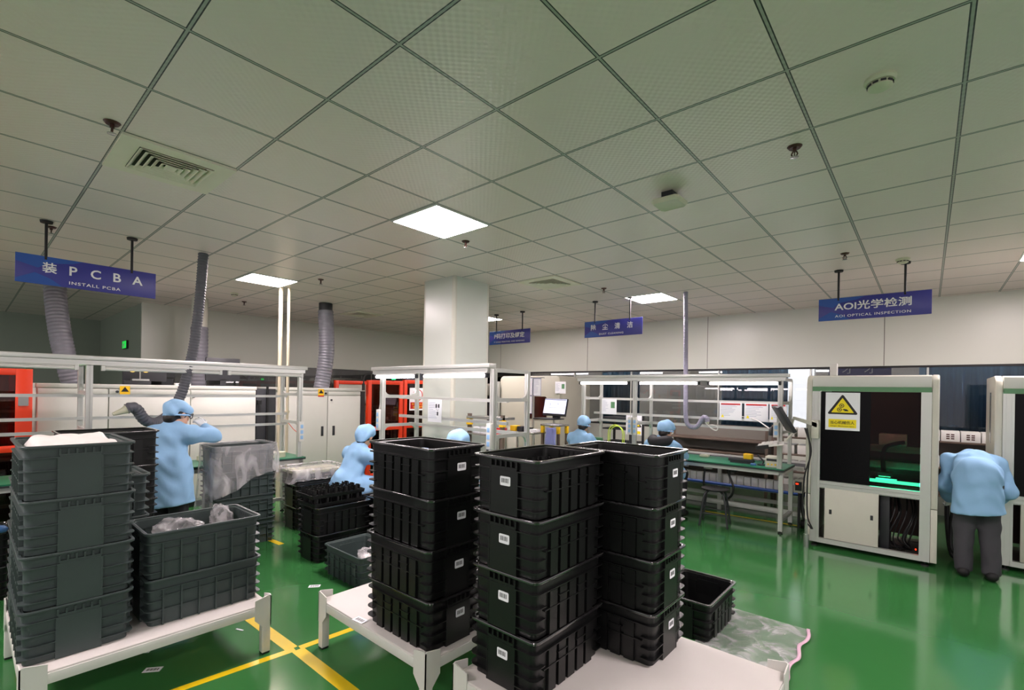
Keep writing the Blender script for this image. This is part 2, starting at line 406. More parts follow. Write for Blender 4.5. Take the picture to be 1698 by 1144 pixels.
tape(-7.2, 2.05, -5.1, 2.23, 0.06, 'faded yellow tape stripe on the floor by the grey crate pile')
tape(-2.4, 6.93, -0.95, 7.02, 0.05, 'thin yellow tape stripe on the floor under the far bench')
def slip(x, y, z, rz, label):
    t = MB().at((x, y, z), rz).box(-0.045, 0.045, -0.025, 0.025, 0, 0.0012, 0)
    for k in range(7): t.box(-0.03+k*0.009, -0.03+k*0.009+(0.004 if k % 2 else 0.006), -0.012, 0.012, 0.0012, 0.0015, 1)
    o = t.build('label_slip', [M['paper'], M['blacktxt']]); tag(o, label, 'paper label')
slip(-3.83, 1.95, 0, 0.9, 'white barcode slip lying on the green floor beside the small grey crate')
slip(-3.37, 0.75, 0, 0.9, 'barcode slip on the floor under the left white platform, nearer one')
slip(-3.65, 0.76, 0, 0.9, 'barcode slip on the floor under the left white platform, farther one')
slip(-2.46, 1.53, 0.312, 0.1, 'small white slip stuck on the edge of the middle white platform')
o = MB().at((-3.50, 1.26, 0), 0.4).box(-0.03, 0.03, -0.006, 0.006, 0, 0.003).build('paper_scrap', M['paper']); tag(o, 'tiny white paper scrap on the floor by the left platform leg', 'paper scrap')

# ---------------------------------------------------------------- ceiling fixtures
def ceiling_light(x0, y0, label):
    t = thing('ceiling_light', label, 'ceiling light', (x0+0.3, y0+0.3, CEIL), 0, 'square ceiling panel lights')
    b = MB()
    for a in ((-0.3, 0.3, -0.3, -0.285), (-0.3, 0.3, 0.285, 0.3), (-0.3, -0.285, -0.285, 0.285), (0.285, 0.3, -0.285, 0.285)): b.box(*a, -0.012, 0)
    b.build('frame', M['white'], t)
    MB().box(-0.285, 0.285, -0.285, 0.285, -0.009, -0.002).build('diffuser', M['lampglow'], t, smooth=0)
ceiling_light(-3.49, 2.40, 'largest glowing square panel light, in the middle of the ceiling')
ceiling_light(-7.07, 2.40, 'glowing panel light above the two cream poles')
ceiling_light(-3.47, 6.53, 'glowing panel light over the dust cleaning sign')
ceiling_light(-7.07, 6.55, 'glowing panel light just right of the pillar')
ceiling_light(0.69, 6.58, 'panel light cut off at the right edge of the view')
for x, y, l in ((0.71, 2.40, 'to the right of'), (-3.49, -1.8, 'behind and left of'), (0.71, -1.8, 'straight behind'), (-7.09, -1.8, 'far to the left of')):
    ceiling_light(x, y, 'ceiling panel light out of sight %s the viewer' % l)

def ceiling_vent(x0, y0, label):
    t = thing('ceiling_vent', label, 'air vent', (x0+0.3, y0+0.3, CEIL), 0, 'ceiling air vents')
    def ring(b, a, c, za, zb):      # square ring sloping from half-size a at za to c at zb
        l = [[(-q, -q, z), (q, -q, z), (q, q, z), (-q, q, z)] for q, z in ((a, za), (c, zb), (c-0.006, zb), (a-0.006, za))]
        b.loops(l+[l[0]], cap0=False, cap1=False)
    b = MB()
    for a in ((-0.3, 0.3, -0.3, -0.2), (-0.3, 0.3, 0.2, 0.3), (-0.3, -0.2, -0.2, 0.2), (0.2, 0.3, -0.2, 0.2)): b.box(*a, -0.016, -0.001)
    b.build('frame', M['vent'], t)
    b = MB()
    for a in (0.20, 0.165, 0.13, 0.095, 0.06): ring(b, a-0.022, a, -0.004, -0.024)
    b.box(-0.045, 0.045, -0.03, 0.03, -0.022, -0.016)
    b.build('louvre', M['vent'], t)
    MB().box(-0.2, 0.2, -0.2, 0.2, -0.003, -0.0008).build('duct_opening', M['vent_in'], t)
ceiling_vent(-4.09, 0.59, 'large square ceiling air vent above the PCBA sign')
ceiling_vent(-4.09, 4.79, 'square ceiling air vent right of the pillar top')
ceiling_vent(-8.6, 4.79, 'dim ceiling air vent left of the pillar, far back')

def sprinkler(x, y, label):
    t = thing('fire_sprinkler', label, 'sprinkler', (x, y, CEIL), 0, 'ceiling fire sprinklers')
    MB().lathe([(0.001, -0.012), (0.03, -0.012), (0.04, 0.0), (0.001, 0.0)], 20).build('escutcheon', M['brass'], t)
    b = MB().cyl((0, 0, -0.012), (0, 0, -0.03), 0.011, n=12)
    for s in (-1, 1): b.tube([(s*0.010, 0, -0.03), (s*0.016, 0, -0.045), (s*0.006, 0, -0.062)], 0.004, 8)
    b.cyl((0, 0, -0.030), (0, 0, -0.06), 0.003, n=8)
    b.build('body', M['brass'], t)
    MB().lathe([(0.001, -0.066), (0.022, -0.064), (0.022, -0.061), (0.001, -0.060)], 16).build('deflector', M['steel'], t)
for x, y, l in ((-3.419, 0.533, 'red brown sprinkler beside the largest air vent'), (-0.6, 3.153, 'sprinkler between the round detector and the flat wireless box'), (-3.40, 3.195, 'sprinkler beside the largest panel light'),
                (-6.12, 3.13, 'sprinkler right of the panel light over the poles'), (-8.8, 3.15, 'far sprinkler beside the small round detector'), (-0.646, 5.82, 'sprinkler above the AOI sign'),
                (-6.136, 0.535, 'sprinkler behind the left hanger of the PCBA sign'), (-3.4, 5.82, 'sprinkler right of the far air vent'), (-6.1, 5.8, 'sprinkler right of the pillar, over the code printing sign')):
    sprinkler(x, y, l)
def detector(x, y, label, r=0.055):
    t = thing('smoke_detector', label, 'smoke detector', (x, y, CEIL), 0, 'round ceiling smoke detectors')
    MB().lathe([(0.001, 0), (r, 0), (r*1.02, -0.012), (r*0.9, -0.022), (r*0.001, -0.022)], 28).build('base', M['ivory'], t)
    MB().lathe([(0.001, -0.022), (r*0.72, -0.022), (r*0.78, -0.04), (r*0.5, -0.05), (0.001, -0.051)], 28).build('cap', M['ivory'], t)
    b = MB()
    for k in range(10):
        a = 2*PI*k/10; b.at((math.cos(a)*r*0.74, math.sin(a)*r*0.74, -0.031), a).box(-0.004, 0.005, -0.010, 0.010, -0.004, 0.004)
    b.build('slot', M['dark'], t)
detector(-0.18, 2.716, 'large round smoke detector at the upper right of the ceiling', 0.06)
detector(-0.211, 6.40, 'round smoke detector above the right hanger of the AOI sign', 0.06)
detector(-8.135, 2.77, 'small distant smoke detector left of the panel light over the poles')
t = thing('wireless_access_point', 'flat ivory square wireless box hanging under the ceiling right of centre', 'access point', (-1.42, 3.33, CEIL), 0)
b = MB(); l = []
for z, q in ((-0.085, 0.085), (-0.09, 0.09), (-0.075, 0.10), (-0.06, 0.10), (-0.055, 0.095)):
    l.append([(sx*(q-0.02*(c)), sy*(q-0.02*(1-c)), z) for sx, sy, c in ((1, 1, 0), (1, 1, 1), (-1, 1, 1), (-1, 1, 0), (-1, -1, 0), (-1, -1, 1), (1, -1, 1), (1, -1, 0))])
b.loops(l); b.build('case', M['ivory'], t)
MB().box(-0.04, 0.04, -0.05, 0.05, -0.055, 0).build('bracket', M['dark'], t)

def hanging_sign(loc, rz, main, sub, rods, label, mw, sw, mh=0.085, shift=0.06):
    """local: x along the panel 0..1, faces -y; hung from the ceiling"""
    t = thing('hanging_sign', label, 'hanging sign', loc, rz, 'navy hanging station signs')
    zb, zt = 2.525-CEIL, 2.778-CEIL
    MB().box(0, 0.995, -0.006, 0.006, zb, zt).build('panel', M['blue_sign'], t, bevel=0.002)
    MB().prism([(0, zt-0.001), (0.44, zt-0.001), (0.36, zt-0.035), (0.20, zt-0.06), (0.14, zt-0.11), (0.0, zt-0.07)], -0.0068, -0.0060).prism([(0, zb+0.03), (0.12, zb+0.10), (0.22, zb+0.06), (0.30, zb+0.001), (0, zb+0.001)], -0.0066, -0.0060).build('blue_band', M['blue_sign2'], t)
    for r in rods:
        h = MB().cyl((r, 0, zt-0.03), (r, 0, -0.015), 0.011, n=12).build('hanger_rod', M['rubber'], t)
        MB().cyl((r, 0, -0.02), (r, 0, 0), 0.042, 0.045, n=20).build('ceiling_plate', M['rubber'], h)
    cx = 0.5+shift
    if ' ' in main:      # widely spaced signs: every character stands alone
        ch = main.split()
        for k, c in enumerate(ch):
            x = cx-mw/2+0.045+(mw-0.09)*k/(len(ch)-1)
            text_obj(c, t, face_m4((x, -0.0075, (zt+zb)/2+0.028), (1, 0, 0)), mh if ord(c) > 255 else mh*0.88, M['txt'], 'lettering', bold=0.018)
    else: text_obj(main, t, face_m4((cx, -0.0075, (zt+zb)/2+0.028), (1, 0, 0)), mh, M['txt'], 'lettering', width=mw, bold=0.018)
    text_obj(sub, t, face_m4((cx, -0.0075, zb+0.045), (1, 0, 0)), 0.028, M['txt'], 'small_lettering', width=sw, bold=0.01, spacing=1.15)
hanging_sign((-5.95, 0.297, CEIL), PI/2, '装  P  C  B  A', 'INSTALL PCBA', (0.19, 0.80), 'navy hanging sign reading INSTALL PCBA at the upper left', 0.72, 0.37, 0.095, 0.03)
hanging_sign((-0.973, 6.57, CEIL), 0, 'AOI光学检测', 'AOI OPTICAL INSPECTION', (0.19, 0.78), 'navy hanging sign reading AOI OPTICAL INSPECTION at the right', 0.68, 0.67, 0.10, -0.005)
hanging_sign((-4.18, 6.58, CEIL), 0, '除 尘 清 洁', 'DUST CLEANING', (0.185, 0.79), 'navy hanging sign reading DUST CLEANING in the middle', 0.72, 0.42, 0.095, -0.02)
hanging_sign((-6.36, 6.65, CEIL), 0, 'P码打印及绑定', 'P CODE PRINTING AND BINDING', (0.17, 0.81), 'navy hanging sign reading P CODE PRINTING AND BINDING beside the pillar', 0.74, 0.74, 0.10, 0.0)

# tube lights of the corridor behind the glazing, then added fill panels
for k, x in enumerate((-7.2, -5.2, -3.2, -1.2, .8)):
    t = thing('corridor_light', 'tube light hanging in the corridor behind the glazing, number %s from the left' % ('one', 'two', 'three', 'four', 'five')[k], 'tube light', (x, 10.6, 2.13), 0, 'corridor tube lights')
    MB().box(-.6, .6, -.03, .03, .02, .04).build('housing', M['white'], t); MB().cyl((-.58, 0, 0), (.58, 0, 0), .016, n=10).build('tube', M['tubeglow'], t)
    for s in (-.5, .5): MB().cyl((s, 0, .04), (s, 0, CEIL-2.13), .006, n=8).build('hanger', M['white'], t)
for k, x in enumerate((-8.5, -5.5, -2.5, .5)):  # unseen panels added to brighten what shows through the glass
    t = thing('corridor_fill_panel', 'added fill panel above the corridor glazing, %s from the left' % ('first', 'second', 'third', 'fourth')[k], 'ceiling light', (x, 10.2, CEIL), 0, 'corridor fill panels')
    MB().box(-.3, .3, -.3, .3, -.02, 0).build('frame', M['white'], t); MB().box(-.28, .28, -.28, .28, -.024, -.02).build('diffuser', M['lampglow'], t)
t = thing('store_light', 'panel light in the store room behind the left glazing', 'ceiling light', (-11.4, 5.5, CEIL-.02), 0)
MB().box(-.3, .3, -.3, .3, -.02, .02).build('frame', M['white'], t); MB().box(-.28, .28, -.28, .28, -.024, -.02).build('diffuser', M['lampglow'], t)

# ================================================================ CRATES AND PLATFORMS
def rr(hx, hy, r, z, n=5):
    o = []
    for cx, cy, a0 in ((hx-r, hy-r, 0), (-hx+r, hy-r, PI/2), (-hx+r, -hy+r, PI), (hx-r, -hy+r, 1.5*PI)):
        for k in range(n+1):
            a = a0+PI/2*k/n; o.append((cx+r*math.cos(a), cy+r*math.sin(a), z))
    return o
CH = 0.26
def make_crate(name, m_, L, W, H, style, label, group, barcode=True, rim=None):
    hx, hy = L/2, W/2
    b = MB()
    b.loops([rr(hx-.024, hy-.024, .03, 0), rr(hx-.018, hy-.018, .032, H-.02), rr(hx-.012, hy-.012, .03, H-.02), rr(hx-.012, hy-.012, .03, H-.006),
             rr(hx-.027, hy-.027, .028, H-.012), rr(hx-.042, hy-.042, .028, .012)])
    # horizontal ring below the rim
    def ring(z, ins, t=.005):
        l = [rr(hx-.032, hy-.032, .03, z), rr(hx-ins, hy-ins, .034, z), rr(hx-ins, hy-ins, .034, z+t), rr(hx-.030, hy-.030, .03, z+t)]
        b.loops(l, cap0=False, cap1=False)
    ring(H-.062, .004)
    def fin(z, ins, ex, ey, t=.0045):     # a fin around each corner
        for sx in (-1, 1):
            for sy in (-1, 1):
                pts = [(hx-ins, hy-ey)]+[(hx-ins-.034+.034*math.cos(a), hy-ins-.034+.034*math.sin(a)) for a in [PI/2*k/5 for k in range(6)]]+[(hx-ex, hy-ins)]
                inn = [(hx-.034, hy-ey)]+[(hx-.034-.02+.02*math.cos(a), hy-.034-.02+.02*math.sin(a)) for a in [PI/2*k/5 for k in range(6)]]+[(hx-ex, hy-.034)]
                ls = [[(sx*p[0], sy*p[1], z), (sx*q[0], sy*q[1], z), (sx*q[0], sy*q[1], z+t), (sx*p[0], sy*p[1], z+t)] for p, q in zip(pts, inn)]
                b.loops(ls)
    for z in (.035, .085, .137): fin(z, .003, .075, W/2-.078)
    if style == 'panels':
        n = 5; w = (L-.2)/n
        for s in (-1, 1):
            for k in range(n):
                x = -L/2+.10+w*(k+.5)
                ya, yb = s*(hy-.036), s*(hy-.008)
                b.box(x-w*.36, x+w*.36, min(ya, yb), max(ya, yb), .004, H-.066)
                if k in (1, 3): 
                    yc = s*(hy-.004); b.box(x-w*.5, x+w*.5, min(ya, yc), max(ya, yc), H-.105, H-.1)
            ya, yb = s*(hy-.036), s*(hy-.005); b.box(-hx+.07, hx-.07, min(ya, yb), max(ya, yb), .118, .123)
    else:
        for s in (-1, 1):
            for k in range(6):
                x = -L/2+.085+(L-.17)*k/5; ya, yb = s*(hy-.036), s*(hy-.006); b.box(x-.004, x+.004, min(ya, yb), max(ya, yb), .002, H-.06)
            for z in (.085, .16):
                ya, yb = s*(hy-.036), s*(hy-.007); b.box(-hx+.07, hx-.07, min(ya, yb), max(ya, yb), z, z+.004)
    for s in (-1, 1):
        for q in (-1, 1):
            xa, xb = s*(hx-.036), s*(hx-.005); b.box(min(xa, xb), max(xa, xb), q*.082-.004, q*.082+.004, .002, H-.06)
        xa, xb = s*(hx-.036), s*(hx-.006); b.box(min(xa, xb), max(xa, xb), -.078, .078, .002, H-.045)
    root = b.build(name, m_, smooth=35)
    tag(root, label, 'crate', group)
    b = MB()
    b.loops([rr(hx-.020, hy-.020, .032, H-.014), rr(hx-.001, hy-.001, .036, H-.012), rr(hx, hy, .036, H-.003), rr(hx-.0015, hy-.0015, .035, H), rr(hx-.014, hy-.014, .03, H), rr(hx-.017, hy-.017, .03, H-.004)], cap0=False, cap1=False)
    b.build('rim', rim or m_, root, smooth=35)
    for s in (-1, 1):
        b = MB(); b.at((s*hx, 0, 0), 0 if s > 0 else PI)
        b.box(-.03, -.004, -.082, .082, H-.05, H-.043)
        for k in range(6): b.box(-.03, -.004, -.082+.0312*k, -.082+.0312*k+.008, H-.045, H-.018)
        b.build('handle', m_, root)
    if barcode:
        b = MB().at((hx-.0058, .012, .152), 0)
        b.loops([[(0, p[0], p[1]) for p in rr(.031, .021, .006, 0, 3)], [(.0012, p[0], p[1]) for p in rr(.031, .021, .006, 0, 3)]], 0)
        for k, w in enumerate((3, 1, 2, 3, 1, 2, 1, 3, 2, 1, 3, 1)): b.box(.0012, .0016, -.022+k*.0037, -.022+k*.0037+w*.0009, -.008, .012, 1)
        b.build('barcode_label', [M['paper'], M['blacktxt']], root, smooth=0, label='white barcode label')
    return root
PROTO_B = make_crate('storage_crate', M['black'], .58, .41, CH, 'panels', '', None, rim=M['rim_b'])
PROTO_G = make_crate('storage_crate', M['grey'], .61, .44, CH, 'ribs', '', None, barcode=False)
PROTO_P = make_crate('storage_crate', M['black'], .58, .41, CH, 'panels', '', None, barcode=False, rim=M['rim_b'])
used = set()
def crate(p, x, y, z, rz, label, group):
    if p.name not in used:
        used.add(p.name); c = p; c.location = (x, y, z); c.rotation_euler = (0, 0, rz); c['label'] = label; c['group'] = group
        return c
    return copy_tree(p, None, (x, y, z), rz, label, group)
LV4 = ('bottom', 'second from the bottom', 'third from the bottom', 'topmost')
def stack(p, x, y, z0, rz, n, fmt, group, names=None, jit=0.004, seed=1):
    rd = random.Random(seed)
    nm = names or {1: ('only',), 2: ('lower', 'upper'), 3: ('bottom', 'middle', 'topmost'), 4: LV4, 5: ('bottom', 'second', 'third', 'fourth', 'topmost')}[n]
    for k in range(n):
        crate(p, x+rd.uniform(-jit, jit), y+rd.uniform(-jit, jit), z0+k*CH, rz, fmt % nm[k], group)
TZ = 0.31
PB = PROTO_B
stack(PB, -2.165, 1.755, TZ, 0, 4, '%s black crate in the tall stack on the middle white platform', 'black crates stacked on the middle platform', seed=2)
stack(PB, -1.448, 1.905, TZ, -PI/2, 4, '%s black crate in the front stack on the nearest platform, bottom centre', 'black crates in the front stack on the nearest platform', seed=3)
stack(PB, -1.268, 2.415, TZ, 0, 4, '%s black crate in the rear stack on the nearest platform', 'black crates in the rear stack on the nearest platform', seed=4)
PG = PROTO_G
stack(PG, -3.475, 0.400, TZ, 0, 4, '%s grey crate, tall stack at the front of the left platform', 'grey crates in the tall stack on the left platform', seed=5)
stack(PG, -3.425, 0.975, TZ, PI/2, 2, '%s of two grey crates on the front right of the left platform', 'pair of grey crates on the left platform', seed=6)
stack(PG, -3.935, 0.500, TZ, PI/2, 3, '%s grey crate wedged behind the tall grey stack', 'grey crates on the back of the left platform', seed=7)
stack(PROTO_P, -4.70, 0.735, 0, PI/2, 5, '%s black crate in the floor stack beside the standing worker', 'black crates in the floor stack behind the left platform', seed=8,)
stack(PROTO_P, -1.255, 3.525, 0, PI/2, 1, '%s open black crate on the floor right of the nearest platform', 'black crate on the floor', names=('single',))
stack(PG, -3.76, 2.36, 0, 0, 1, '%s small looking grey crate on the floor holding crumpled film', 'grey crate on the floor', names=('single',))
stack(PROTO_P, -4.48, 2.48, 0, PI/2, 2, '%s black crate under the black cup trays', 'black crates under the trays', seed=9)
stack(PB, -4.28, 3.02, 0, 0.02, 2, '%s black crate on the floor between the tray pile and the tall black stack', 'black crates behind the small grey crate', seed=10)
stack(PG, -5.52, 1.95, 0, PI/2, 4, '%s grey crate in the pile under the clear plastic bag', 'grey crates under the clear bag', seed=11)
stack(PROTO_P, -5.635, 2.83, 0, PI/2, 2, '%s dark crate in the low pile with film covered trays', 'dark crates under the film covered trays', seed=12)
stack(PROTO_P, -5.45, -0.02, 0, PI/2, 2, '%s black crate at the left edge behind the tall grey stack', 'black crates at the left edge', seed=13)

def platform(x0, x1, y0, y1, label):
    t = thing('platform_table', label, 'platform', ((x0+x1)/2, (y0+y1)/2, 0), 0, 'low white crate platforms')
    hx, hy = (x1-x0)/2, (y1-y0)/2
    MB().box(-hx+.004, hx-.004, -hy+.004, hy-.004, .29, .309).build('board', M['table_w'], t, bevel=.002)
    b = MB()
    for s in (-1, 1):
        b.box(-hx+.02, hx-.02, s*hy-.02 if s > 0 else -hy, hy if s > 0 else -hy+.02, .25, .2995)
        b.box(s*hx-.02 if s > 0 else -hx, hx if s > 0 else -hx+.02, -hy+.02, hy-.02, .25, .2995)
    b.build('frame', M['white'], t, bevel=.002)
    for sx in (-1, 1):
        for sy in (-1, 1):
            cx, cy = sx*(hx-.022), sy*(hy-.022)
            l = MB().box(cx-.024, cx+.024, cy-.024, cy+.024, .012, .29).build('leg', M['white'], t, bevel=.003)
            MB().box(cx-.022, cx+.022, cy-.022, cy+.022, 0, .014).build('foot', M['rubber'], l, bevel=.002)
            # corner bracket: two upstanding plates that narrow into the leg
            q = MB(); w = .095
            ox, oy = sx*(hx+.004), sy*(hy+.004)
            pa = [(ox, .355), (ox-sx*w*.15, .362), (ox-sx*w, .345), (ox-sx*w, .225), (ox-sx*.046, .17), (ox, .17)]
            q.prism(pa, oy, oy-sy*.006, 'y')
            pb = [(oy, .355), (oy-sy*w*.15, .362), (oy-sy*w, .345), (oy-sy*w, .225), (oy-sy*.046, .17), (oy, .17)]
            q.prism(pb, ox, ox-sx*.006, 'x')
            q.build('corner_bracket', M['white'], l)
    return t
platform(-4.16, -3.07, 0.19, 1.28, 'low white platform at the left carrying the grey crates')
platform(-2.90, -1.84, 1.51, 2.58, 'low white platform in the middle carrying one tall black stack')
platform(-1.675, -0.49, 1.545, 2.635, 'nearest low white platform, bottom right, carrying two black stacks')

# ---------------------------------------------------------------- trays, bags and loose contents
def cup_tray(loc, rz, nx, ny, pitch, label, group, name='cup_tray'):
    b = MB(); hx, hy = nx*pitch/2+.01, ny*pitch/2+.01
    b.loops([rr(hx-.006, hy-.006, .012, 0), rr(hx, hy, .012, .03), rr(hx, hy, .012, .034), rr(hx-.008, hy-.008, .01, .034), rr(hx-.01, hy-.01, .01, .012)])
    for i in range(nx):
        for j in range(ny):
            x = (i-(nx-1)/2)*pitch; y = (j-(ny-1)/2)*pitch; r = pitch*.36
            prof = [(r, .012), (r*.94, .075), (r*.82, .075), (r*.8, .03)]
            for s in range(4):    # four upright petals around a cup
                a0 = s*PI/2+.25; a1 = (s+1)*PI/2-.25
                ls = []
                for q in range(4):
                    a = a0+(a1-a0)*q/3; ls.append([(x+pr_*math.cos(a), y+pr_*math.sin(a), z) for pr_, z in prof])
                b.loops(ls)
            b.cyl((x, y, .011), (x, y, .03), r*.78, n=12)
    o = b.build(name, M['black'], smooth=35); o.location = loc; o.rotation_euler = (0, 0, rz)
    return tag(o, label, 'tray', group)
cup_tray((-4.49, 2.46, .52), 0.0, 3, 5, .108, 'lower black cup tray lying on the black crate pile', 'black cup trays on the crate pile')
o = cup_tray((-4.505, 2.45, .597), 0.0, 3, 5, .108, 'upper black cup tray with open sockets on the crate pile', 'black cup trays on the crate pile')
cup_tray((-1.448, 1.905, 1.225), 0, 3, 4, .10, 'black cup tray inside the top crate of the nearest front stack', 'cup trays inside open black crates')
cup_tray((-2.165, 1.755, 1.205), 0, 4, 3, .095, 'black cup tray inside the top crate on the middle platform', 'cup trays inside open black crates')
def knob(x, y, z, label):
    o = MB().lathe([(.001, 0), (.03, 0), (.034, .02), (.034, .035), (.026, .048), (.001, .052)], 20).build('blue_fitting', M['bluepart']); o.location = (x, y, z)
    tag(o, label, 'fitting', 'blue fittings in the top crate on the middle platform')
knob(-2.07, 1.66, 1.282, 'left of the two blue fittings in the top crate on the middle platform')
knob(-1.972, 1.66, 1.282, 'right of the two blue fittings in the top crate on the middle platform')

def hash3(x, y, z):
    return math.sin(x*9.1+y*13.2+z*7.7)*.5+math.sin(x*17.1-y*11.3+z*9.2+1)*.3+math.sin(x*23.3+y*19.1-z*29.9+2)*.2
def lump(loc, sx, sy, sz, m_, label, cat, name, seed=0, amp=.25, n=28, flat=0.0):
    b = MB()
    def fn(u, v):
        a = 2*PI*u; t = PI*v; d = Vector((math.sin(t)*math.cos(a), math.sin(t)*math.sin(a), math.cos(t)))
        k = 1+amp*hash3(d.x*.22+seed, d.y*.22, d.z*.2)+amp*.35*hash3(d.x*.9+seed, d.y*.8, d.z*.9)
        z = d.z*sz*k
        if z < -sz*(1-flat): z = -sz*(1-flat)
        return (d.x*sx*k, d.y*sy*k, z)
    b.grid(n, n, fn, wrap=True)
    o = b.build(name, m_, smooth=50); o.location = loc; return tag(o, label, cat)
# white liner in the tall grey stack
b = MB()
def fn(u, v):
    x = (u-.5)*.535; y = (v-.5)*.365
    e = min(1, min(u, 1-u, v, 1-v)*9)
    return (x, y, -.055+.06*e+.02*hash3(u*.35, v*.3, 0)*e+.025*math.exp(-((u-.25)**2+(v-.85)**2)*14)+.01*hash3(u*1.1, v*1.2, 3)*e)
b.grid(40, 30, fn)
o = b.build('liner_bag', M['whitebag'], smooth=60, solid=.003); o.location = (-3.475, .40, TZ+4*CH-.006); tag(o, 'white bag filling the top of the tall grey stack', 'bag')
b = MB(); b.grid(24, 18, lambda u, v: ((u-.5)*.365, (v-.5)*.53, -.03+.025*hash3(u*.4, v*.5, 2)+.02*min(1, min(u, 1-u, v, 1-v)*8)))
o = b.build('liner_bag', M['whitebag'], smooth=60, solid=.003); o.location = (-3.935, .50, TZ+3*CH-.01); tag(o, 'white bag in the crate wedged behind the tall grey stack', 'bag')
lump((-3.44, .90, TZ+2*CH-.075), .15, .13, .085, M['film'], 'clear plastic bag heaped in the middle of the open grey crate', 'plastic bag', 'plastic_bag', 1, .35)
lump((-3.50, 1.14, TZ+2*CH-.05), .10, .075, .085, M['film'], 'crumpled clear bag twisted up at the right end of the open grey crate', 'plastic bag', 'plastic_bag', 5, .4)
lump((-3.62, 2.36, .20), .13, .11, .085, M['film'], 'ball of crumpled film in the small looking grey crate', 'plastic film', 'plastic_film_ball', 8, .3)
lump((-3.56, 2.30, .17), .10, .08, .06, M['whitebag'], 'white foam pouch under the crumpled film ball', 'pouch', 'foam_pouch', 3, .2)
lump((-1.38, 3.30, .14), .06, .045, .03, M['bluepart'], 'blue part lying in the open black floor crate', 'part', 'blue_part', 3, .2, n=14)
lump((-1.31, 3.27, .13), .04, .03, .022, M['brass'], 'small reddish part beside the blue one in the floor crate', 'part', 'reddish_part', 6, .2, n=12)
lump((-5.32, .13, .60), .07, .07, .085, M['whitebag'], 'white crumpled bag on the black crate at the left edge', 'bag', 'crumpled_bag', 4, .3, n=18)
lump((-5.25, .20, .545), .035, .05, .03, M['bluepart'], 'blue part beside the white bag at the left edge', 'part', 'blue_part', 9, .15, n=14)
lump((-4.06, 3.10, .60), .06, .05, .13, M['whitebag'], 'white pouch standing in the black crate behind the tall stack', 'pouch', 'white_pouch', 2, .12, n=18)

def draped(name, loc, hx, hy, top, drops, m_, label, seed=0, inner=.05, flare=.03):
    """sheet folded over a crate rim: drops = hang below the rim on +x,+y,-x,-y"""
    b = MB(); N_ = 120
    loop = rr(hx, hy, .05, 0, 8)
    per = []; tot = 0
    for i in range(len(loop)):
        p, q = Vector(loop[i]), Vector(loop[(i+1) % len(loop)]); per.append((tot, p, q)); tot += (q-p).length
    def at(s):
        s = (s % 1)*tot
        for t0, p, q in reversed(per):
            if s >= t0-1e-9:
                l = (q-p).length; return p.lerp(q, (s-t0)/l if l > 0 else 0)
    def drop(p):
        wx = max(0, abs(p.x)/hx)**8; wy = max(0, abs(p.y)/hy)**8
        dx = drops[0] if p.x > 0 else drops[2]; dy = drops[1] if p.y > 0 else drops[3]
        # slanting hem: blend along each side towards the neighbouring side
        if wx > wy: t = (p.y/hy+1)/2; return dx*.75+.25*(drops[1]*t+drops[3]*(1-t))
        t = (p.x/hx+1)/2; return dy*.75+.25*(drops[0]*t+drops[2]*(1-t))
    def fn(u, v):
        p = at(u); n = Vector((p.x/hx, p.y/hy, 0)); n = Vector((math.copysign(abs(n.x)**3, n.x), math.copysign(abs(n.y)**3, n.y), 0)).normalized()
        w = hash3(u*3.1+seed, v*.12, seed)
        if v < .2:
            t = v/.2; z = -inner*(1-t)*(1+.5*w); off = -.02+.03*t; return tuple(p+n*off+Vector((0, 0, top+z+.012*t+.004*w)))
        t = (v-.2)/.8; d = drop(p)*(1+.10*hash3(u*1.1+seed, 0, 1))
        off = .014+flare*t+.022*t*w+.008*w+.010*math.sin(u*110+4*t+seed)*t
        return tuple(p+n*off+Vector((0, 0, top+.012-d*t)))
    b.grid(N_*2, 30, fn, wrap=True)
    o = b.build(name, m_, smooth=70); o.location = loc; return tag(o, label, 'plastic bag')
draped('plastic_bag', (-5.52, 1.95, 0), .222, .307, 4*CH, (.36, .06, .05, .9), M['film'], 'clear plastic bag pulled over the grey crate pile beside the standing worker', 2, .06, .035)
draped('plastic_film', (-5.635, 2.83, 0), .235, .322, .70, (.12, .16, .08, .17), M['film'], 'clear film draped over the low tray pile', 7, .0, .05)
for k in range(5):
    b = MB().box(-.20, .20, -.285, .285, 0, .028)
    for i in range(6): b.box(-.205, .205, -.27+i*.1, -.2+i*.1, .006, .022)
    o = b.build('packing_tray', M['ivory'] if k == 4 else M['dark'], bevel=.003); o.location = (-5.635, 2.83, .52+k*.031)
    tag(o, '%s flat tray in the film covered pile' % ('bottom', 'second', 'middle', 'fourth', 'top ivory')[k], 'tray', 'flat trays under the draped film')
b = MB(); b.grid(30, 30, lambda u, v: ((u-.5)*.47, (v-.5)*.64, .685+.006*hash3(u*.5, v*.6, 1)))
o = b.build('film_sheet', M['film'], smooth=60); o.location = (-5.635, 2.83, 0); tag(o, 'film sheet lying flat across the top of the low tray pile', 'plastic film')
# big clear sheet with pink edge lying flat on the floor
b = MB()
def fn(u, v):
    x = -1.15+u*.55; y = 3.05+v*.88
    e = min(u, v, 1-u, 1-v)
    return (x+.012*math.sin(v*17)*(u > .5), y, .004+.010*(0.5+.5*hash3(u*1.2, v*1.3, 4))*min(1, e*10)+.003)
b.grid(50, 60, fn); o = b.build('plastic_sheet', M['film'], smooth=70); tag(o, 'clear wrinkled plastic sheet on the floor beside the nearest platform', 'plastic sheet')
b = MB(); b.grid(3, 60, lambda u, v: (-.610+u*.022+.012*math.sin(v*17), 3.05+v*.88, .016+.004*math.sin(v*23)))
b.build('pink_edge', M['pink'], o, smooth=70, solid=.002, label='pink folded edge')

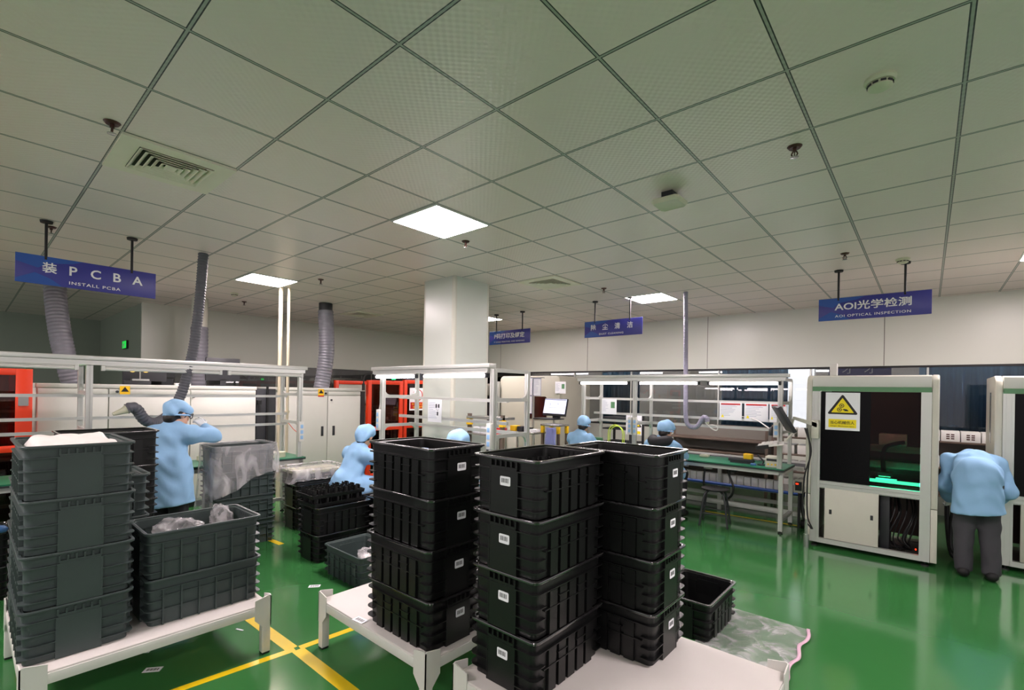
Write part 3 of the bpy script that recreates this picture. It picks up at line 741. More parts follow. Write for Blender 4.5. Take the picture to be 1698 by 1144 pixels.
# ================================================================ BENCHES
def ext_poly(s):
    h = s/2; g = s*.1; d = s*.12
    o = []
    for (ax, ay), (bx, by) in (((-h, -h), (h, -h)), ((h, -h), (h, h)), ((h, h), (-h, h)), ((-h, h), (-h, -h))):
        ux, uy = (bx-ax)/s, (by-ay)/s; nx, ny = -uy, ux
        o += [(ax, ay), (ax+ux*(h-g), ay+uy*(h-g)), (ax+ux*(h-g)+nx*d, ay+uy*(h-g)+ny*d), (ax+ux*(h+g)+nx*d, ay+uy*(h+g)+ny*d), (ax+ux*(h+g), ay+uy*(h+g))]
    return o
def ext(b, p0, p1, s=.04):
    """slotted aluminium extrusion, axis aligned"""
    p = ext_poly(s); d = [abs(p1[i]-p0[i]) for i in range(3)]; ax = d.index(max(d))
    f = {2: lambda q, t: (p0[0]+q[0], p0[1]+q[1], t), 0: lambda q, t: (t, p0[1]+q[0], p0[2]+q[1]), 1: lambda q, t: (p0[0]+q[0], t, p0[2]+q[1])}[ax]
    return b.loops([[f(q, p0[ax]) for q in p], [f(q, p1[ax]) for q in p]])
def workbench(loc, rz, label, x0, x1, posts, depth, rails, topz=.775, overhang=.05, rx=(None, None)):
    """local x along the bench, worker at -y"""
    t = thing('workbench', label, 'workbench', loc, rz, 'aluminium framed workbenches')
    MB().box(x0-.02, x1+.02, -.06, depth+.02, topz-.012, topz).build('worktop', M['green_mat'], t)
    b = MB(); b.box(x0-.02, x1+.02, -.06, depth+.02, topz-.03, topz-.013); b.build('worktop_board', M['dark'], t)
    for y in (0, depth): ext(MB(), (x0, y, topz-.055), (x1, y, topz-.055), .045).build('table_rail', M['aluw'], t)
    for x in (x0+.02, x1-.02): ext(MB(), (x, .0, topz-.055), (x, depth, topz-.055), .044).build('table_rail', M['aluw'], t)
    for x in (x0+.02, (x0+x1)/2, x1-.02):
        for y in (0, depth):
            l = ext(MB(), (x, y, .03), (x, y, topz-.03), .045).build('leg', M['aluw'], t)
            MB().lathe([(.001, 0), (.028, 0), (.024, .012), (.008, .015), (.008, .05), (.001, .05)], 14, (x, y)).build('foot', M['rubber'], l)
    for x in (x0+.02, x1-.02): ext(MB(), (x, 0.02, .16), (x, depth-.02, .16), .04).build('stretcher', M['aluw'], t)
    ext(MB(), (x0+.02, depth, .16), (x1-.02, depth, .16), .04).build('stretcher', M['aluw'], t)
    for x in posts:
        for y in (0, depth): ext(MB(), (x, y, topz), (x, y, 1.86), .05 if y == 0 else .04).build('post', M['aluw'], t)
        for z in (1.85, 1.56, 1.205):
            b = ext(MB(), (x, .02, z), (x, depth-.018, z), .036)
            b.build('cross_bar', M['aluw'], t)
        for z, dz in ((1.205, -1), (1.56, 1)):      # rounded corner gussets
            for y, s in ((.025, 1), (depth-.02, -1)):
                pl = [(y, z+dz*.018), (y+s*.07, z+dz*.018), (y+s*.035, z+dz*.03), (y+s*.012, z+dz*.053), (y, z+dz*.088)]
                MB().prism(pl, x-.012, x+.012, 'x').build('gusset', M['aluw'], t)
    a0, a1 = rx[0] if rx[0] is not None else x0, rx[1] if rx[1] is not None else x1
    for y, z, s in rails: ext(MB(), (a0, y, z), (a1, y, z), s).build('rail', M['aluw'], t)
    b = MB().box(x0-overhang, x1+overhang, -.055, .045, 1.872, 1.915); b.build('lamp_beam', M['aluw'], t, bevel=.004)
    b = ext(MB(), (x0-overhang+.03, -.03, 1.85), (x1+overhang-.03, -.03, 1.85), .04); b.build('beam_rail', M['aluw'], t)
    return t
def tube_light(parent_loc, rz, x0, x1, label, lit=True, group='tube lights under the bench beams'):
    t = thing('tube_light', label, 'tube light', parent_loc, rz, group)
    MB().box(x0, x1, -.05, -.004, 1.822, 1.832).box(x0, x1, -.04, -.014, 1.812, 1.823).build('housing', M['white'], t, bevel=.003)
    MB().cyl((x0+.03, -.027, 1.796), (x1-.03, -.027, 1.796), .0165, n=10, cap=False).build('tube', M['tubeglow'] if lit else M['white'], t)
    for x, s in ((x0, 1), (x1, -1)): MB().box(min(x, x+s*.03), max(x, x+s*.03), -.046, -.008, 1.776, 1.825).build('end_cap', M['dark'] if lit else M['white'], t, bevel=.004)
def power_strip(loc, rz, n, label):
    t = thing('power_strip', label, 'power strip', loc, rz, 'white power strips on the bench posts')
    h = .04+.07*n
    MB().box(-.03, .03, -.036, 0, -h, 0).build('body', M['white'], t, bevel=.006)
    for k in range(n): MB().box(-.018, .018, -.038, -.034, -h+.03+k*.068, -h+.03+k*.068+.046).build('socket', M['cap'], t, bevel=.003)
    MB().tube(smoothpath([(0, -.015, 0), (0.004, -.01, .03), (0, 0, .08)], 4), .004, 6).build('cord', M['white'], t)
def sheet_notice(loc, rz, w, h, label, kind='lines', name='notice_sheet', group=None):
    t = thing(name, label, 'notice', loc, rz, group)
    MB().box(-w/2, w/2, -.0015, 0, -h/2, h/2).build('sheet', M['paper'], t)
    b = MB(); rd = random.Random(int(w*1000+h*333+abs(loc[0])*77))
    if kind == 'plastic':
        for a in ((-w/2, w/2, h/2-.008, h/2), (-w/2, w/2, -h/2, -h/2+.006), (-w/2, -w/2+.006, -h/2, h/2), (w/2-.006, w/2, -h/2, h/2)): b.box(a[0], a[1], -.0035, -.0012, a[2], a[3])
        b.build('blue_border', M['blue_sign'], t); b = MB()
    n = int(h/.022)
    for k in range(1, n-1):
        L = rd.uniform(.35, .85); b.box(-w/2+.02, -w/2+.02+(w-.04)*L*(.55 if kind == 'photo' else 1), -.0024, -.0014, h/2-.02-k*.02, h/2-.02-k*.02+.004)
    b.build('print', M['paperline'], t)
    if kind == 'photo': MB().box(w*.12, w*.38, -.0026, -.0014, -h*.1, h*.3).build('picture', M['green_strip'], t)
    if kind == 'notice':
        MB().box(-w/2+.02, w/2-.02, -.0026, -.0014, h/2-.035, h/2-.015).build('red_heading', M['red'], t)
        MB().prism([(-w*.42, -h*.36), (-w*.28, -h*.36), (-w*.35, -h*.18)], -.0028, -.0014).build('warning_triangle', M['yellowsign'], t)
    if kind == 'chart':
        q = MB()
        for x, z in ((.12, .22), (.30, .22), (.22, -.12)): q.box(w*x-.012, w*x+.012, -.003, -.0014, h*z-.022, h*z+.022)
        for (x0, z0, x1, z1) in ((.12, .22, .30, .22), (.12, .1, .22, 0), (.30, .1, .22, 0)): q.cyl((w*x0, -.0016, h*z0), (w*x1, -.0016, h*z1), .0015, n=6)
        q.build('diagram', M['dark'], t)
    return t

# left bench along the line of sight, middle bench before the pillar, far bench at the right
BL = ((-6.0, 0, 0), PI/2)
workbench(*BL, 'long workbench at the left with unlit lamp beam, where one worker stands', -1.0, 2.86, (.80, 2.82), .50, ((.46, 1.53, .03), (.46, 1.30, .03), (.46, 1.165, .03)), overhang=.03)
for x0, x1 in ((-.9, .72), (.88, 1.92), (1.98, 2.84)):
    tube_light(*BL, x0, x1, {-.9: 'unlit tube light at the left end of the left bench beam', .88: 'unlit tube light in the middle of the left bench beam', 1.98: 'unlit tube light at the right end of the left bench beam'}[x0], lit=False, group='unlit tube lights on the left bench')
power_strip((-5.968, 2.82, 1.22), PI/2, 3, 'white three socket power strip on the right post of the left bench')
BM = ((0, 3.38, 0), 0)
workbench(*BM, 'workbench in front of the pillar under two glowing tubes', -5.16, -3.22, (-5.02, -3.17), .52, ((.36, 1.545, .034), (.36, 1.31, .034), (.52, 1.20, .036)), overhang=.04, rx=(-5.16, -3.30))
tube_light(*BM, -5.14, -4.32, 'left glowing tube over the bench before the pillar')
tube_light(*BM, -4.22, -3.22, 'right glowing tube over the bench before the pillar')
power_strip((-5.03, 3.352, 1.40), 0, 3, 'white power strip on the left post of the bench before the pillar')
power_strip((-3.17, 3.352, 1.335), 0, 3, 'white three socket power strip on the right post of the bench before the pillar')
sheet_notice((-4.44, 3.715, 1.40), 0, .25, .27, 'white sheet with a small flow diagram on the rails before the pillar', 'chart')
BR = ((0, 6.45, 0), 0)
workbench(*BR, 'far workbench at the right with green worktop under three glowing tubes', -4.17, -1.29, (-4.10, -3.22, -1.33), .55, ((.45, 1.555, .034), (.45, 1.32, .034), (.55, 1.20, .036)), overhang=.05)
tube_light(*BR, -4.16, -3.30, 'left of three glowing tubes over the far bench')
tube_light(*BR, -3.16, -2.28, 'middle of three glowing tubes over the far bench')
tube_light(*BR, -2.18, -1.32, 'right of three glowing tubes over the far bench')
power_strip((-3.27, 6.42, 1.30), 0, 3, 'left of the two white power strips hanging side by side over the far bench')
power_strip((-3.19, 6.42, 1.30), 0, 3, 'right of the two white power strips hanging side by side over the far bench')
power_strip((-1.36, 6.42, 1.33), 0, 2, 'white power strip with black plugs at the right post of the far bench')
sheet_notice((-3.88, 6.87, 1.43), 0, .27, .25, 'white sheet with a green picture on the rails of the far bench', 'photo')
for k, x in enumerate((-2.02, -1.70, -1.44)):
    sheet_notice((x, 6.868, 1.43), 0, .29 if k < 2 else .20, .24, ('left', 'middle', 'right')[k]+' safety notice with red heading on the far bench rails', 'notice', group='safety notices on the far bench')

def stool(x, y, label, h=.50, rz=0.2):
    t = thing('round_stool', label, 'stool', (x, y, 0), rz, 'round black work stools')
    MB().lathe([(.001, h-.028), (.15, h-.028), (.165, h-.018), (.165, h-.006), (.15, h), (.05, h-.006), (.001, h-.006)], 28).build('seat', M['rubber'], t)
    for k in range(4):
        a = PI/4+k*PI/2; c, s = math.cos(a), math.sin(a)
        l = MB().tube(smoothpath([(c*.09, s*.09, h-.03), (c*.14, s*.14, h-.06), (c*.175, s*.175, h-.14), (c*.23, s*.23, .01)], 5), .013, 10).build('leg', M['dark'], t)
        MB().cyl((c*.229, s*.229, 0), (c*.2255, s*.2255, .03), .016, n=10).build('rubber_tip', M['rubber'], l)
    for k in range(4):
        a0 = PI/4+k*PI/2; a1 = a0+PI/2; z = .20 if k % 2 else .16; r = .20
        MB().cyl((r*math.cos(a0), r*math.sin(a0), z), (r*math.cos(a1), r*math.sin(a1), z), .009, n=8).build('stretcher', M['dark'], t)
stool(-2.02, 6.30, 'empty black round stool in front of the far bench', .47)
stool(-4.84, 2.80, 'stool under the worker seated left of the pillar', .46)
stool(-3.30, 2.83, 'stool under the worker whose cap shows behind the middle stack', .50)
stool(-3.89, 5.92, 'stool under the left worker at the far bench', .52)
stool(-2.62, 5.94, 'stool under the right worker at the far bench', .52)

# things on and around the far bench
t = thing('soldering_controller', 'grey soldering controller box at the right end of the far bench', 'controller', (-1.42, 6.58, .776))
MB().box(-.075, .075, -.09, .09, 0, .13).build('case', M['cream'], t, bevel=.004)
MB().box(-.06, .06, -.093, -.089, .075, .105).build('display', M['dark'], t)
b = MB()
for k in range(3): b.cyl((-.04+k*.04, -.098, .035), (-.04+k*.04, -.089, .035), .010, n=12)
b.build('knob', M['yellow'], t)
t = thing('tool_rest', 'black bench tool with a yellow block on the green worktop', 'tool', (-1.80, 6.62, .776))
b = MB().box(-.15, .15, -.05, .05, .02, .06); b.build('body', M['dark'], t, bevel=.004)
MB().box(-.13, .13, -.04, .04, 0, .02).build('base', M['dark'], t)
MB().box(.03, .13, -.045, .04, .06, .125).build('yellow_block', M['yellow'], t, bevel=.004)
b = MB().tube(smoothpath([(0, 0, 0), (.02, 0, .05), (-.03, .01, .10), (-.05, .0, .13)], 5), .010, 10).lathe([(.001, 0), (.045, 0), (.045, .012), (.001, .014)], 18)
o = b.build('soldering_stand', M['dark']); o.location = (-1.56, 6.60, .776); tag(o, 'small black soldering stand left of the controller box', 'stand')
o = MB().box(-.03, .03, -.02, .02, 0, .025).build('blue_block', M['bluepart'], bevel=.005); o.location = (-1.63, 6.50, .776); tag(o, 'small blue block on the far bench before the black stand', 'block')
o = MB().box(-.06, .06, -.04, .04, 0, .03).build('screw_tray', M['ivory'], bevel=.006); o.location = (-2.35, 6.86, .776); tag(o, 'small ivory tray at the back of the far bench', 'tray')
t = thing('swing_spotlight', 'thin white swing rod with a black spotlight head in front of the notices', 'spotlight', (0, 0, 0))
MB().tube(smoothpath([(-1.95, 6.92, 1.37), (-1.7, 6.85, 1.33), (-1.50, 6.70, 1.235)], 6), .008, 8).build('rod', M['white'], t)
MB().at((-1.47, 6.68, 1.20)).lathe([(.001, -.05), (.03, -.05), (.036, -.02), (.03, .03), (.012, .06), (.001, .06)], 18).build('head', M['dark'], t)
o = hose_mb([(-2.6, 6.705, CEIL), (-2.6, 6.74, 2.4), (-2.6, 6.77, 1.7), (-2.6, 6.785, 1.36), (-2.585, 6.80, 1.24), (-2.52, 6.80, 1.185), (-2.44, 6.80, 1.20), (-2.385, 6.80, 1.29), (-2.35, 6.80, 1.335), (-2.31, 6.80, 1.32), (-2.30, 6.80, 1.27)], .033, .024, .16, 16, 8).build('extraction_hose', M['hose_l'], smooth=60)
tag(o, 'thin lilac grey extraction hose dropping to the far bench', 'hose')
MB().tube([(-2.30, 6.80, 1.28), (-2.29, 6.80, 1.24)], [.026, .012], 14).build('nozzle', M['ivory'], o)
MB().tube(smoothpath([(-2.33, 6.80, 1.26), (-2.25, 6.79, 1.19), (-2.18, 6.79, 1.16), (-2.16, 6.79, 1.20), (-2.22, 6.79, 1.23), (-2.29, 6.8, 1.22)], 6), .008, 8).build('white_loop', M['white'], o)
for k, (x, y) in enumerate(((-1.98, 6.62), (-2.25, 6.7))):
    o = MB().tube(smoothpath([(x, y, .72), (x+.03, y, .6), (x+.09, y-.02, .45), (x+.06, y, .33), (x-.02, y, .26)] if k == 0 else [(x, y, .72), (x-.04, y, .62), (x-.05, y, .45), (x-.04, y, .34)], 6), .014, 8).build('cable_bundle', M['cable'])
    tag(o, ('thick black cable hanging in a curve under the far bench', 'straight black cable hanging under the far bench, left of the curved one')[k], 'cable')
for k in range(3):
    o = MB().at((-1.9-.32*k, 6.62, .70)).box(-.05, .05, -.03, .03, -.05, .02).build('power_adapter', M['white'] if k else M['dark'], bevel=.004)
    tag(o, ('dark adapter under the right part of the far bench top', 'white adapter under the middle of the far bench top', 'white adapter under the left of the far bench top')[k], 'adapter')

# conveyor behind the far bench
t = thing('conveyor', 'low aluminium conveyor frame behind the far bench', 'conveyor', (-2.75, 7.5, 0))
for y in (-.30, .30):
    ext(MB(), (-2.2, y, .70), (1.55, y, .70), .05).build('rail', M['aluw'], t)
    ext(MB(), (-2.2, y, .10), (1.7, y, .10), .05).build('lower_rail', M['aluw'], t)
    ext(MB(), (-2.2, y, .36), (1.7, y, .36), .035).build('middle_rail', M['aluw'], t)
for x in (-2.1, -.9, .5, 1.6):
    for y in (-.30, .30): ext(MB(), (x, y, 0), (x, y, .68), .045).build('leg', M['aluw'], t)
MB().box(-2.2, 1.7, -.28, .28, .375, .385).build('shelf', M['steel'], t)
MB().box(-2.2, 1.7, -.27, .27, .69, .70).build('belt', M['dark'], t)
MB().cyl((-2.2, -.36, .375), (1.9, -.36, .375), .022, n=14).build('blue_pipe', M['bluepipe'], t)
for k in range(16):
    o = MB().box(-.042, .042, -.06, .06, 0, .115).box(-.034, .034, -.062, -.059, .02, .095).build('white_carton', M['white'], bevel=.003); o.location = (-2.92+k*.094, 7.28, .386)
    tag(o, 'white carton in the row under the far bench, seen between its legs', 'carton', 'white cartons on the conveyor shelf')
t = thing('sensor_controller', 'small grey controller with red display beside the far bench leg', 'controller', (-1.19, 6.86, .56))
MB().box(-.05, .05, -.05, .05, -.11, .05).build('case', M['cream'], t, bevel=.004)
MB().box(-.036, .036, -.054, -.049, -.08, .03).build('face', M['dark'], t)
MB().box(-.028, .0, -.056, -.053, -.005, .012).build('display', M['reddisp'], t)
MB().cyl((0, 0, -.56), (0, 0, -.1), .015, n=10).build('stand', M['dark'], t)
t = thing('cable_bundle', 'black cable bundle ending in a caster by the far bench leg', 'cable bundle', (-1.16, 6.95, 0))
MB().tube(smoothpath([(0, 0, .45), (-.02, 0, .3), (.01, 0, .15), (.02, 0, .07)], 6), .022, 10).build('bundle', M['cable'], t)
MB().cyl((-.02, -.0, .05), (.05, -.0, .05), .05, n=20).build('wheel', M['rubber'], t)

# brown steel racks in front of the glazing
def rack(name, x0, x1, y0, y1, zs, h, label, m_, back=True):
    t = thing(name, label, 'rack', ((x0+x1)/2, (y0+y1)/2, 0), 0)
    hx, hy = (x1-x0)/2, (y1-y0)/2
    for sx in (-1, 1):
        for sy in (-1, 1): MB().box(sx*hx-.018, sx*hx+.018, sy*hy-.018, sy*hy+.018, 0, h).build('upright', m_, t)
    for z in zs: MB().box(-hx, hx, -hy, hy, z-.025, z).build('shelf', m_, t, bevel=.004)
    if back: MB().box(-hx, hx, hy-.006, hy, zs[0], h-.04).build('back_panel', M['greyboard'], t)
    return t
rack('steel_rack', -3.45, -1.85, 8.1, 8.5, (.2, .48, .72, .93), 1.18, 'long brown steel rack with empty shelves behind the far bench', M['rackbrown'])
rack('tray_cart', -4.62, -4.02, 7.9, 8.4, (.45, .75, 1.0, 1.2), 1.28, 'dark tray cart left of the long brown rack', M['dark'], back=False)
rack('carton_rack', -1.70, -0.95, 8.0, 8.4, (.30, .55, .80, 1.05), 1.35, 'steel rack of white cartons beside the front inspection machine', M['rackbrown'], back=False)
rack('carton_shelf', -.25, 1.5, 8.35, 8.75, (.40, .76, 1.10), 1.10, 'long shelf of printed white cartons between the two inspection machines', M['rackbrown'])
def carton(x, y, z, w, d, h, label, group, pr=True):
    o = MB().box(-w/2, w/2, -d/2, d/2, 0, h).build('printed_carton', M['white'], bevel=.003); o.location = (x, y, z); tag(o, label, 'carton', group)
    if pr:
        b = MB()
        for i in range(2):
            for j in range(3): b.box(-w*.22+i*w*.25, -w*.22+i*w*.25+w*.18, -d/2-.002, -d/2-.0005, h*.22+j*h*.2, h*.22+j*h*.2+h*.12)
        b.build('print', M['brass'], o)
for z, nm in ((1.10, 'top'), (.76, 'second')):
    for k in range(9): carton(-.15+k*.19, 8.5, z, .18, .3, .13, 'white carton with reddish print on the %s shelf between the machines' % nm, 'printed cartons on the %s shelf' % nm)
for z, nm in ((.30, 'lowest'), (.55, 'second'), (.80, 'third'), (1.05, 'highest')):
    for k in range(3): carton(-1.57+k*.24, 8.2, z, .2, .3, .13, 'white carton on the %s shelf of the rack beside the front machine' % nm, 'cartons on the %s rack shelf' % nm, pr=False)
t = thing('opening_glow_panel', 'dazzling white panel standing for a bright opening behind the glass', 'lit panel', (-1.66, 9.5, 0))  # glowing panel put in place of a bright opening to a lit room
MB().box(-.20, .20, 0, .03, .9, 2.35).build('lit_panel', M['bright'], t); MB().box(-.22, .22, .03, .06, 0, 2.37).build('frame', M['white'], t)
t = thing('corridor_sign', 'navy sign seen through the glass above the front inspection machine', 'sign', (-.86, 9.75, 2.14), 0)
MB().box(-.42, .42, -.01, .01, -.17, .17).build('panel', M['blue_sign'], t)
for x in (-.15, .15): text_obj('才', t, face_m4((x, -.012, -.02), (1, 0, 0)), .16, M['txt'], 'lettering', width=.16)
MB().cyl((-.3, 0, .17), (-.3, 0, CEIL-2.14), .01, n=8).build('hanger_rod', M['rubber'], t); MB().cyl((.3, 0, .17), (.3, 0, CEIL-2.14), .01, n=8).build('hanger_rod', M['rubber'], t)

# ================================================================ MACHINES
def aoi(loc, label, detail=True):
    t = thing('inspection_machine', label, 'machine', loc, 0, 'cream optical inspection machines')
    W, D, H = 1.11, .92, 1.885
    prof = [(0, .05), (0, H-.12), (.02, H-.05), (.07, H-.01), (.13, H), (D, H), (D, .05)]
    for x0, x1 in ((0, .055), (W-.055, W)):
        s = MB().prism([p if p[1] > .6 else (p[0], .57) for p in prof if True], x0, x1, 'x').build('side_cover', M['cream'], t, bevel=.012)
        MB().prism([(.004, .05), (.004, .565), (D-.004, .565), (D-.004, .05)], x0+.002, x1-.002, 'x').build('lower_cover', M['cream'], s, bevel=.004)
    tp = [(.0, 1.755), (.0, H-.12), (.02, H-.05), (.07, H-.012), (.13, H-.002), (D, H-.002), (D, 1.72), (.02, 1.72)]
    MB().prism(tp, .055, W-.055, 'x').build('top_cover', M['cream'], t, bevel=.006)
    MB().box(.058, W-.058, -.006, .01, 1.76, 1.868).build('white_front_panel', M['white'], t, bevel=.003)
    MB().box(.058, W-.058, -.004, .02, 1.708, 1.757).build('green_stripe', M['green_strip'], t)
    for x in (.055, W-.135):
        b = ext(MB(), (x+.02, .02, .05), (x+.02, .02, 1.71), .04); ext(b, (x+.06, .02, .05), (x+.06, .02, 1.71), .04); b.build('front_post', M['aluw'], t)
        ext(MB(), (x+.04, D-.04, .05), (x+.04, D-.04, 1.72), .06).build('rear_post', M['aluw'], t)
    for z, s in ((.71, .035), (.672, .035), (.075, .05)): ext(MB(), (.12, .02, z), (W-.12, .02, z), s).build('front_rail', M['aluw'], t)
    MB().box(.06, W-.06, .04, D-.05, .64, .655).build('deck', M['steel'], t)
    MB().box(.06, W-.06, D-.06, D-.05, .10, 1.72).build('rear_panel', M['redbrown'], t)
    MB().box(.06, W-.06, .04, D-.06, .05, .065).build('bottom_plate', M['steel'], t)
    MB().box(.137, .575, .022, .036, .73, 1.705).build('black_door', M['black_in'], t)
    MB().box(.575, W-.137, .026, .032, .73, 1.705).build('tinted_door', M['tinted'], t)
    d = MB().box(.185, .655, .005, .03, .105, .655).build('lower_door', M['cream'], t, bevel=.003)
    for x in (.24, .60): MB().box(x-.012, x+.012, .001, .006, .375, .425).build('slot_latch', M['dark'], d, bevel=.004)
    MB().box(.66, .74, .10, .5, .066, .63).build('computer_case', M['dark'], t, bevel=.004)
    b = MB(); rd = random.Random(3)
    for k in range(9):
        x = .76+rd.random()*.16; b.tube(smoothpath([(x, .3+.05*k, .64), (x+.05*rd.random(), .25, .45), (x-.08*rd.random(), .2, .2), (x+.1*(rd.random()-.5), .15+.03*k, .10), (.8+.1*rd.random(), .3, .075)], 5), .007, 6)
    b.build('wiring', M['cable'], t)
    MB().box(.945, .957, .12, .13, .12, .132).build('indicator', M['reddisp'], t)
    for x in (.09, W-.09):
        for y in (.05, D-.08): MB().lathe([(.001, 0), (.035, 0), (.03, .014), (.01, .018), (.01, .06), (.001, .06)], 16, (x, y)).build('foot', M['rubber'], t)
    # gantry behind the tinted door
    for z in (1.08, .90): ext(MB(), (.10, .62, z), (W-.10, .62, z), .07).build('gantry_rail', M['alu'], t)
    MB().box(.62, .86, .48, .64, 1.13, 1.25).build('camera_box', M['white'], t, bevel=.006)
    MB().tube(smoothpath([(.84, .47, 1.17), (.76, .44, 1.15), (.68, .44, 1.10), (.66, .44, .98), (.67, .46, .82)], 6), .022, 10).build('drag_cable', M['cable'], t)
    MB().box(.62, .74, .36, .50, .80, .84).build('ring_light', M['dark'], t)
    MB().box(.63, .73, .37, .49, .792, .80).build('lit_ring', M['ledcyan'], t)
    MB().box(.55, 1.0, .24, .62, .66, .745).build('stage', M['steel'], t, bevel=.003)
    MB().box(.56, .99, .25, .27, .745, .775).build('lit_strip', M['ledcyan'], t)
    MB().box(.60, .78, .30, .50, .745, .76).build('lit_board', M['ledcyan'], t)  # board glows by itself in place of inspection light falling on it
    MB().box(.15, .95, .06, .11, 1.709, 1.7195).build('fill_strip', M['fillglow'], t)  # strip added out of sight to brighten the dark machine interior
    for x in (.60, .70, .98): MB().box(x-.01, x+.01, .94, .96, 1.27, 1.33).build('inner_lamp', M['lens'], t, bevel=.004)
    for x in (.62, .80, .99): MB().box(x-.025, x+.025, .90, .93, .95, 1.70).build('reflection_bar', M['orange'], t)  # orange bars stand in for reflections of the orange machines opposite
    MB().box(.90, .905, .93, .94, 1.66, 1.67).build('status_led', M['ledgreen'], t)
    return t
A1 = aoi((-1.02, 6.2, 0), 'whole cream inspection machine with yellow warning sign on its black door')
s = MB().box(.178, .485, .0195, .0215, 1.29, 1.695).build('warning_sign', M['paper'], A1, label='white sign with a yellow warning triangle')
def tri(cx, cz, r, y, k=1): return [(cx-r*.9, cz-r*.5), (cx+r*.9, cz-r*.5), (cx, cz+r)]
def rtri(cx, cz, r, rad):
    o = []
    for a in (-PI/6, PI/2, 7*PI/6):
        px, pz = cx+(r-rad)*math.cos(a)*1.12, cz+(r-rad)*math.sin(a)
        for q in range(5):
            b = a-PI/3+2*PI/3*q/4; o.append((px+rad*math.cos(b), pz+rad*math.sin(b)))
    return o
MB().prism(rtri(.332, 1.535, .135, .012), .0185, .0193).build('black_triangle', M['blacktxt'], s)
MB().prism(rtri(.332, 1.533, .102, .004), .0178, .0184).build('yellow_triangle', M['yellowsign'], s)
b = MB()
for cx, cz in ((.325, 1.555), (.305, 1.512)):
    b.at((cx, 0, cz), 0, 0, 0); n = 20
    l = [[(r*math.cos(2*PI*k/n), y, r*math.sin(2*PI*k/n)) for k in range(n)] for r, y in ((.022, .0175), (.015, .0175), (.015, .0172), (.022, .0172))]
    b.loops(l+[l[0]], cap0=False, cap1=False); b.cyl((0, .0176, 0), (0, .0171, 0), .008, n=12)
b.at((0, 0, 0)); b.prism([(.33, 1.512), (.345, 1.52), (.37, 1.517), (.385, 1.503), (.385, 1.497), (.345, 1.497), (.352, 1.505)], .0172, .0176)
b.build('gears_and_hand', M['blacktxt'], s)
MB().prism([(.208, 1.318), (.455, 1.318), (.455, 1.408), (.208, 1.408)], .0185, .0193).build('yellow_panel', M['yellowsign'], s)
text_obj('当心机械伤人', s, face_m4((.332, .0178, 1.373), (1, 0, 0)), .036, M['blacktxt'], 'lettering', width=.215, bold=.01)
text_obj('Danger: Mechanical injury', s, face_m4((.332, .0178, 1.334), (1, 0, 0)), .015, M['blacktxt'], 'small_lettering', width=.21, bold=.005)
A2 = copy_tree(A1, None, (.50, 6.63, 0), 0, 'cream inspection machine cut off by the right edge of the view')
for ch in list(A2.children):
    if ch.name.startswith('warning_sign'):
        for g in list(ch.children): bpy.data.objects.remove(g)
        bpy.data.objects.remove(ch)
MB().box(-.004, .0, .35, .47, 1.20, 1.72).build('glossy_plate', M['steel'], A2)
o = MB().box(-.035, .035, -.035, .035, 0, .14).build('status_beacon', M['white'], bevel=.01); o.location = (-.80, 6.45, 1.885); tag(o, 'short white beacon post on top of the front inspection machine', 'beacon')
t = thing('arm_mounted_monitor', 'monitor and keyboard on an arm at the left post of the front machine', 'monitor', (-.94, 6.16, 1.33))
MB().at((-.0, 0, 0)).box(-.02, .05, -.02, .03, -.14, .06).build('clamp', M['cream'], t, bevel=.004)
MB().prism([(.03, -.02), (-.20, .06), (-.20, .09), (.03, .03)], -.02, .02, 'y').build('arm', M['cream'], t)
b = MB().at((-.29, -.0, .05), 0.35, 0, -.52).box(-.02, .02, -.24, .24, -.15, .17); sc = b.build('screen', M['dark'], t, bevel=.006)
MB().tube(smoothpath([(-.19, 0, .08), (-.21, 0, 0), (-.20, 0, -.09), (-.27, 0, -.19)], 6), .012, 10).build('lower_arm', M['cream'], t)
b = MB().at((-.42, -.0, -.24), 0.2, 0, -.18).box(-.14, .13, -.22, .22, -.012, .0); k_ = b.build('keyboard_tray', M['white'], t, bevel=.004)
b = MB().at((-.42, -.0, -.24), 0.2, 0, -.18).box(-.10, .07, -.20, .2, .0, .014)
for i in range(4):
    for j in range(10): b.box(-.09+.04*i, -.06+.04*i, -.19+.037*j, -.16+.037*j, .014, .020)
b.build('keyboard', M['white'], k_)
MB().at((-.42, -.0, -.24), 0.2, 0, -.18).box(-.15, -.02, -.225, -.20, -.03, .012).build('mouse_pad', M['rubber'], k_)
for k in range(2):
    o = MB().tube(smoothpath([(-1.0-.02*k, 6.13, 1.30), (-.965+.01*k, 6.12, 1.05), (-.985-.03*k, 6.12, .75), (-.98-.04*k, 6.12, .35), (-.93-.01*k, 6.12, .20)], 6), .008, 8).build('monitor_cable', M['cable']); tag(o, ('left', 'right')[k]+' black cable hanging down the left post of the front machine', 'cable')
o = MB().cyl((-.985, 6.10, .02), (-.985, 6.10, .30), .014, n=12).cyl((-.985, 6.10, 0), (-.985, 6.10, .14), .028, n=14).build('air_fitting', M['steel']); tag(o, 'vertical metal air fitting at the bottom left of the front machine', 'fitting')
for k in range(2):
    o = MB().tube(smoothpath([(.20+.06*k, 7.0, .9), (.17+.05*k, 6.85, .5), (.20, 6.7, .08+.04*k), (.27+.04*k, 6.72, .05+.04*k), (.30, 6.85, .3), (.30, 7.0, .6)], 6), .02, 8).build('floor_hose', M['cable']); tag(o, ('outer', 'inner')[k]+' black hose looping to the floor between the two machines', 'hose')

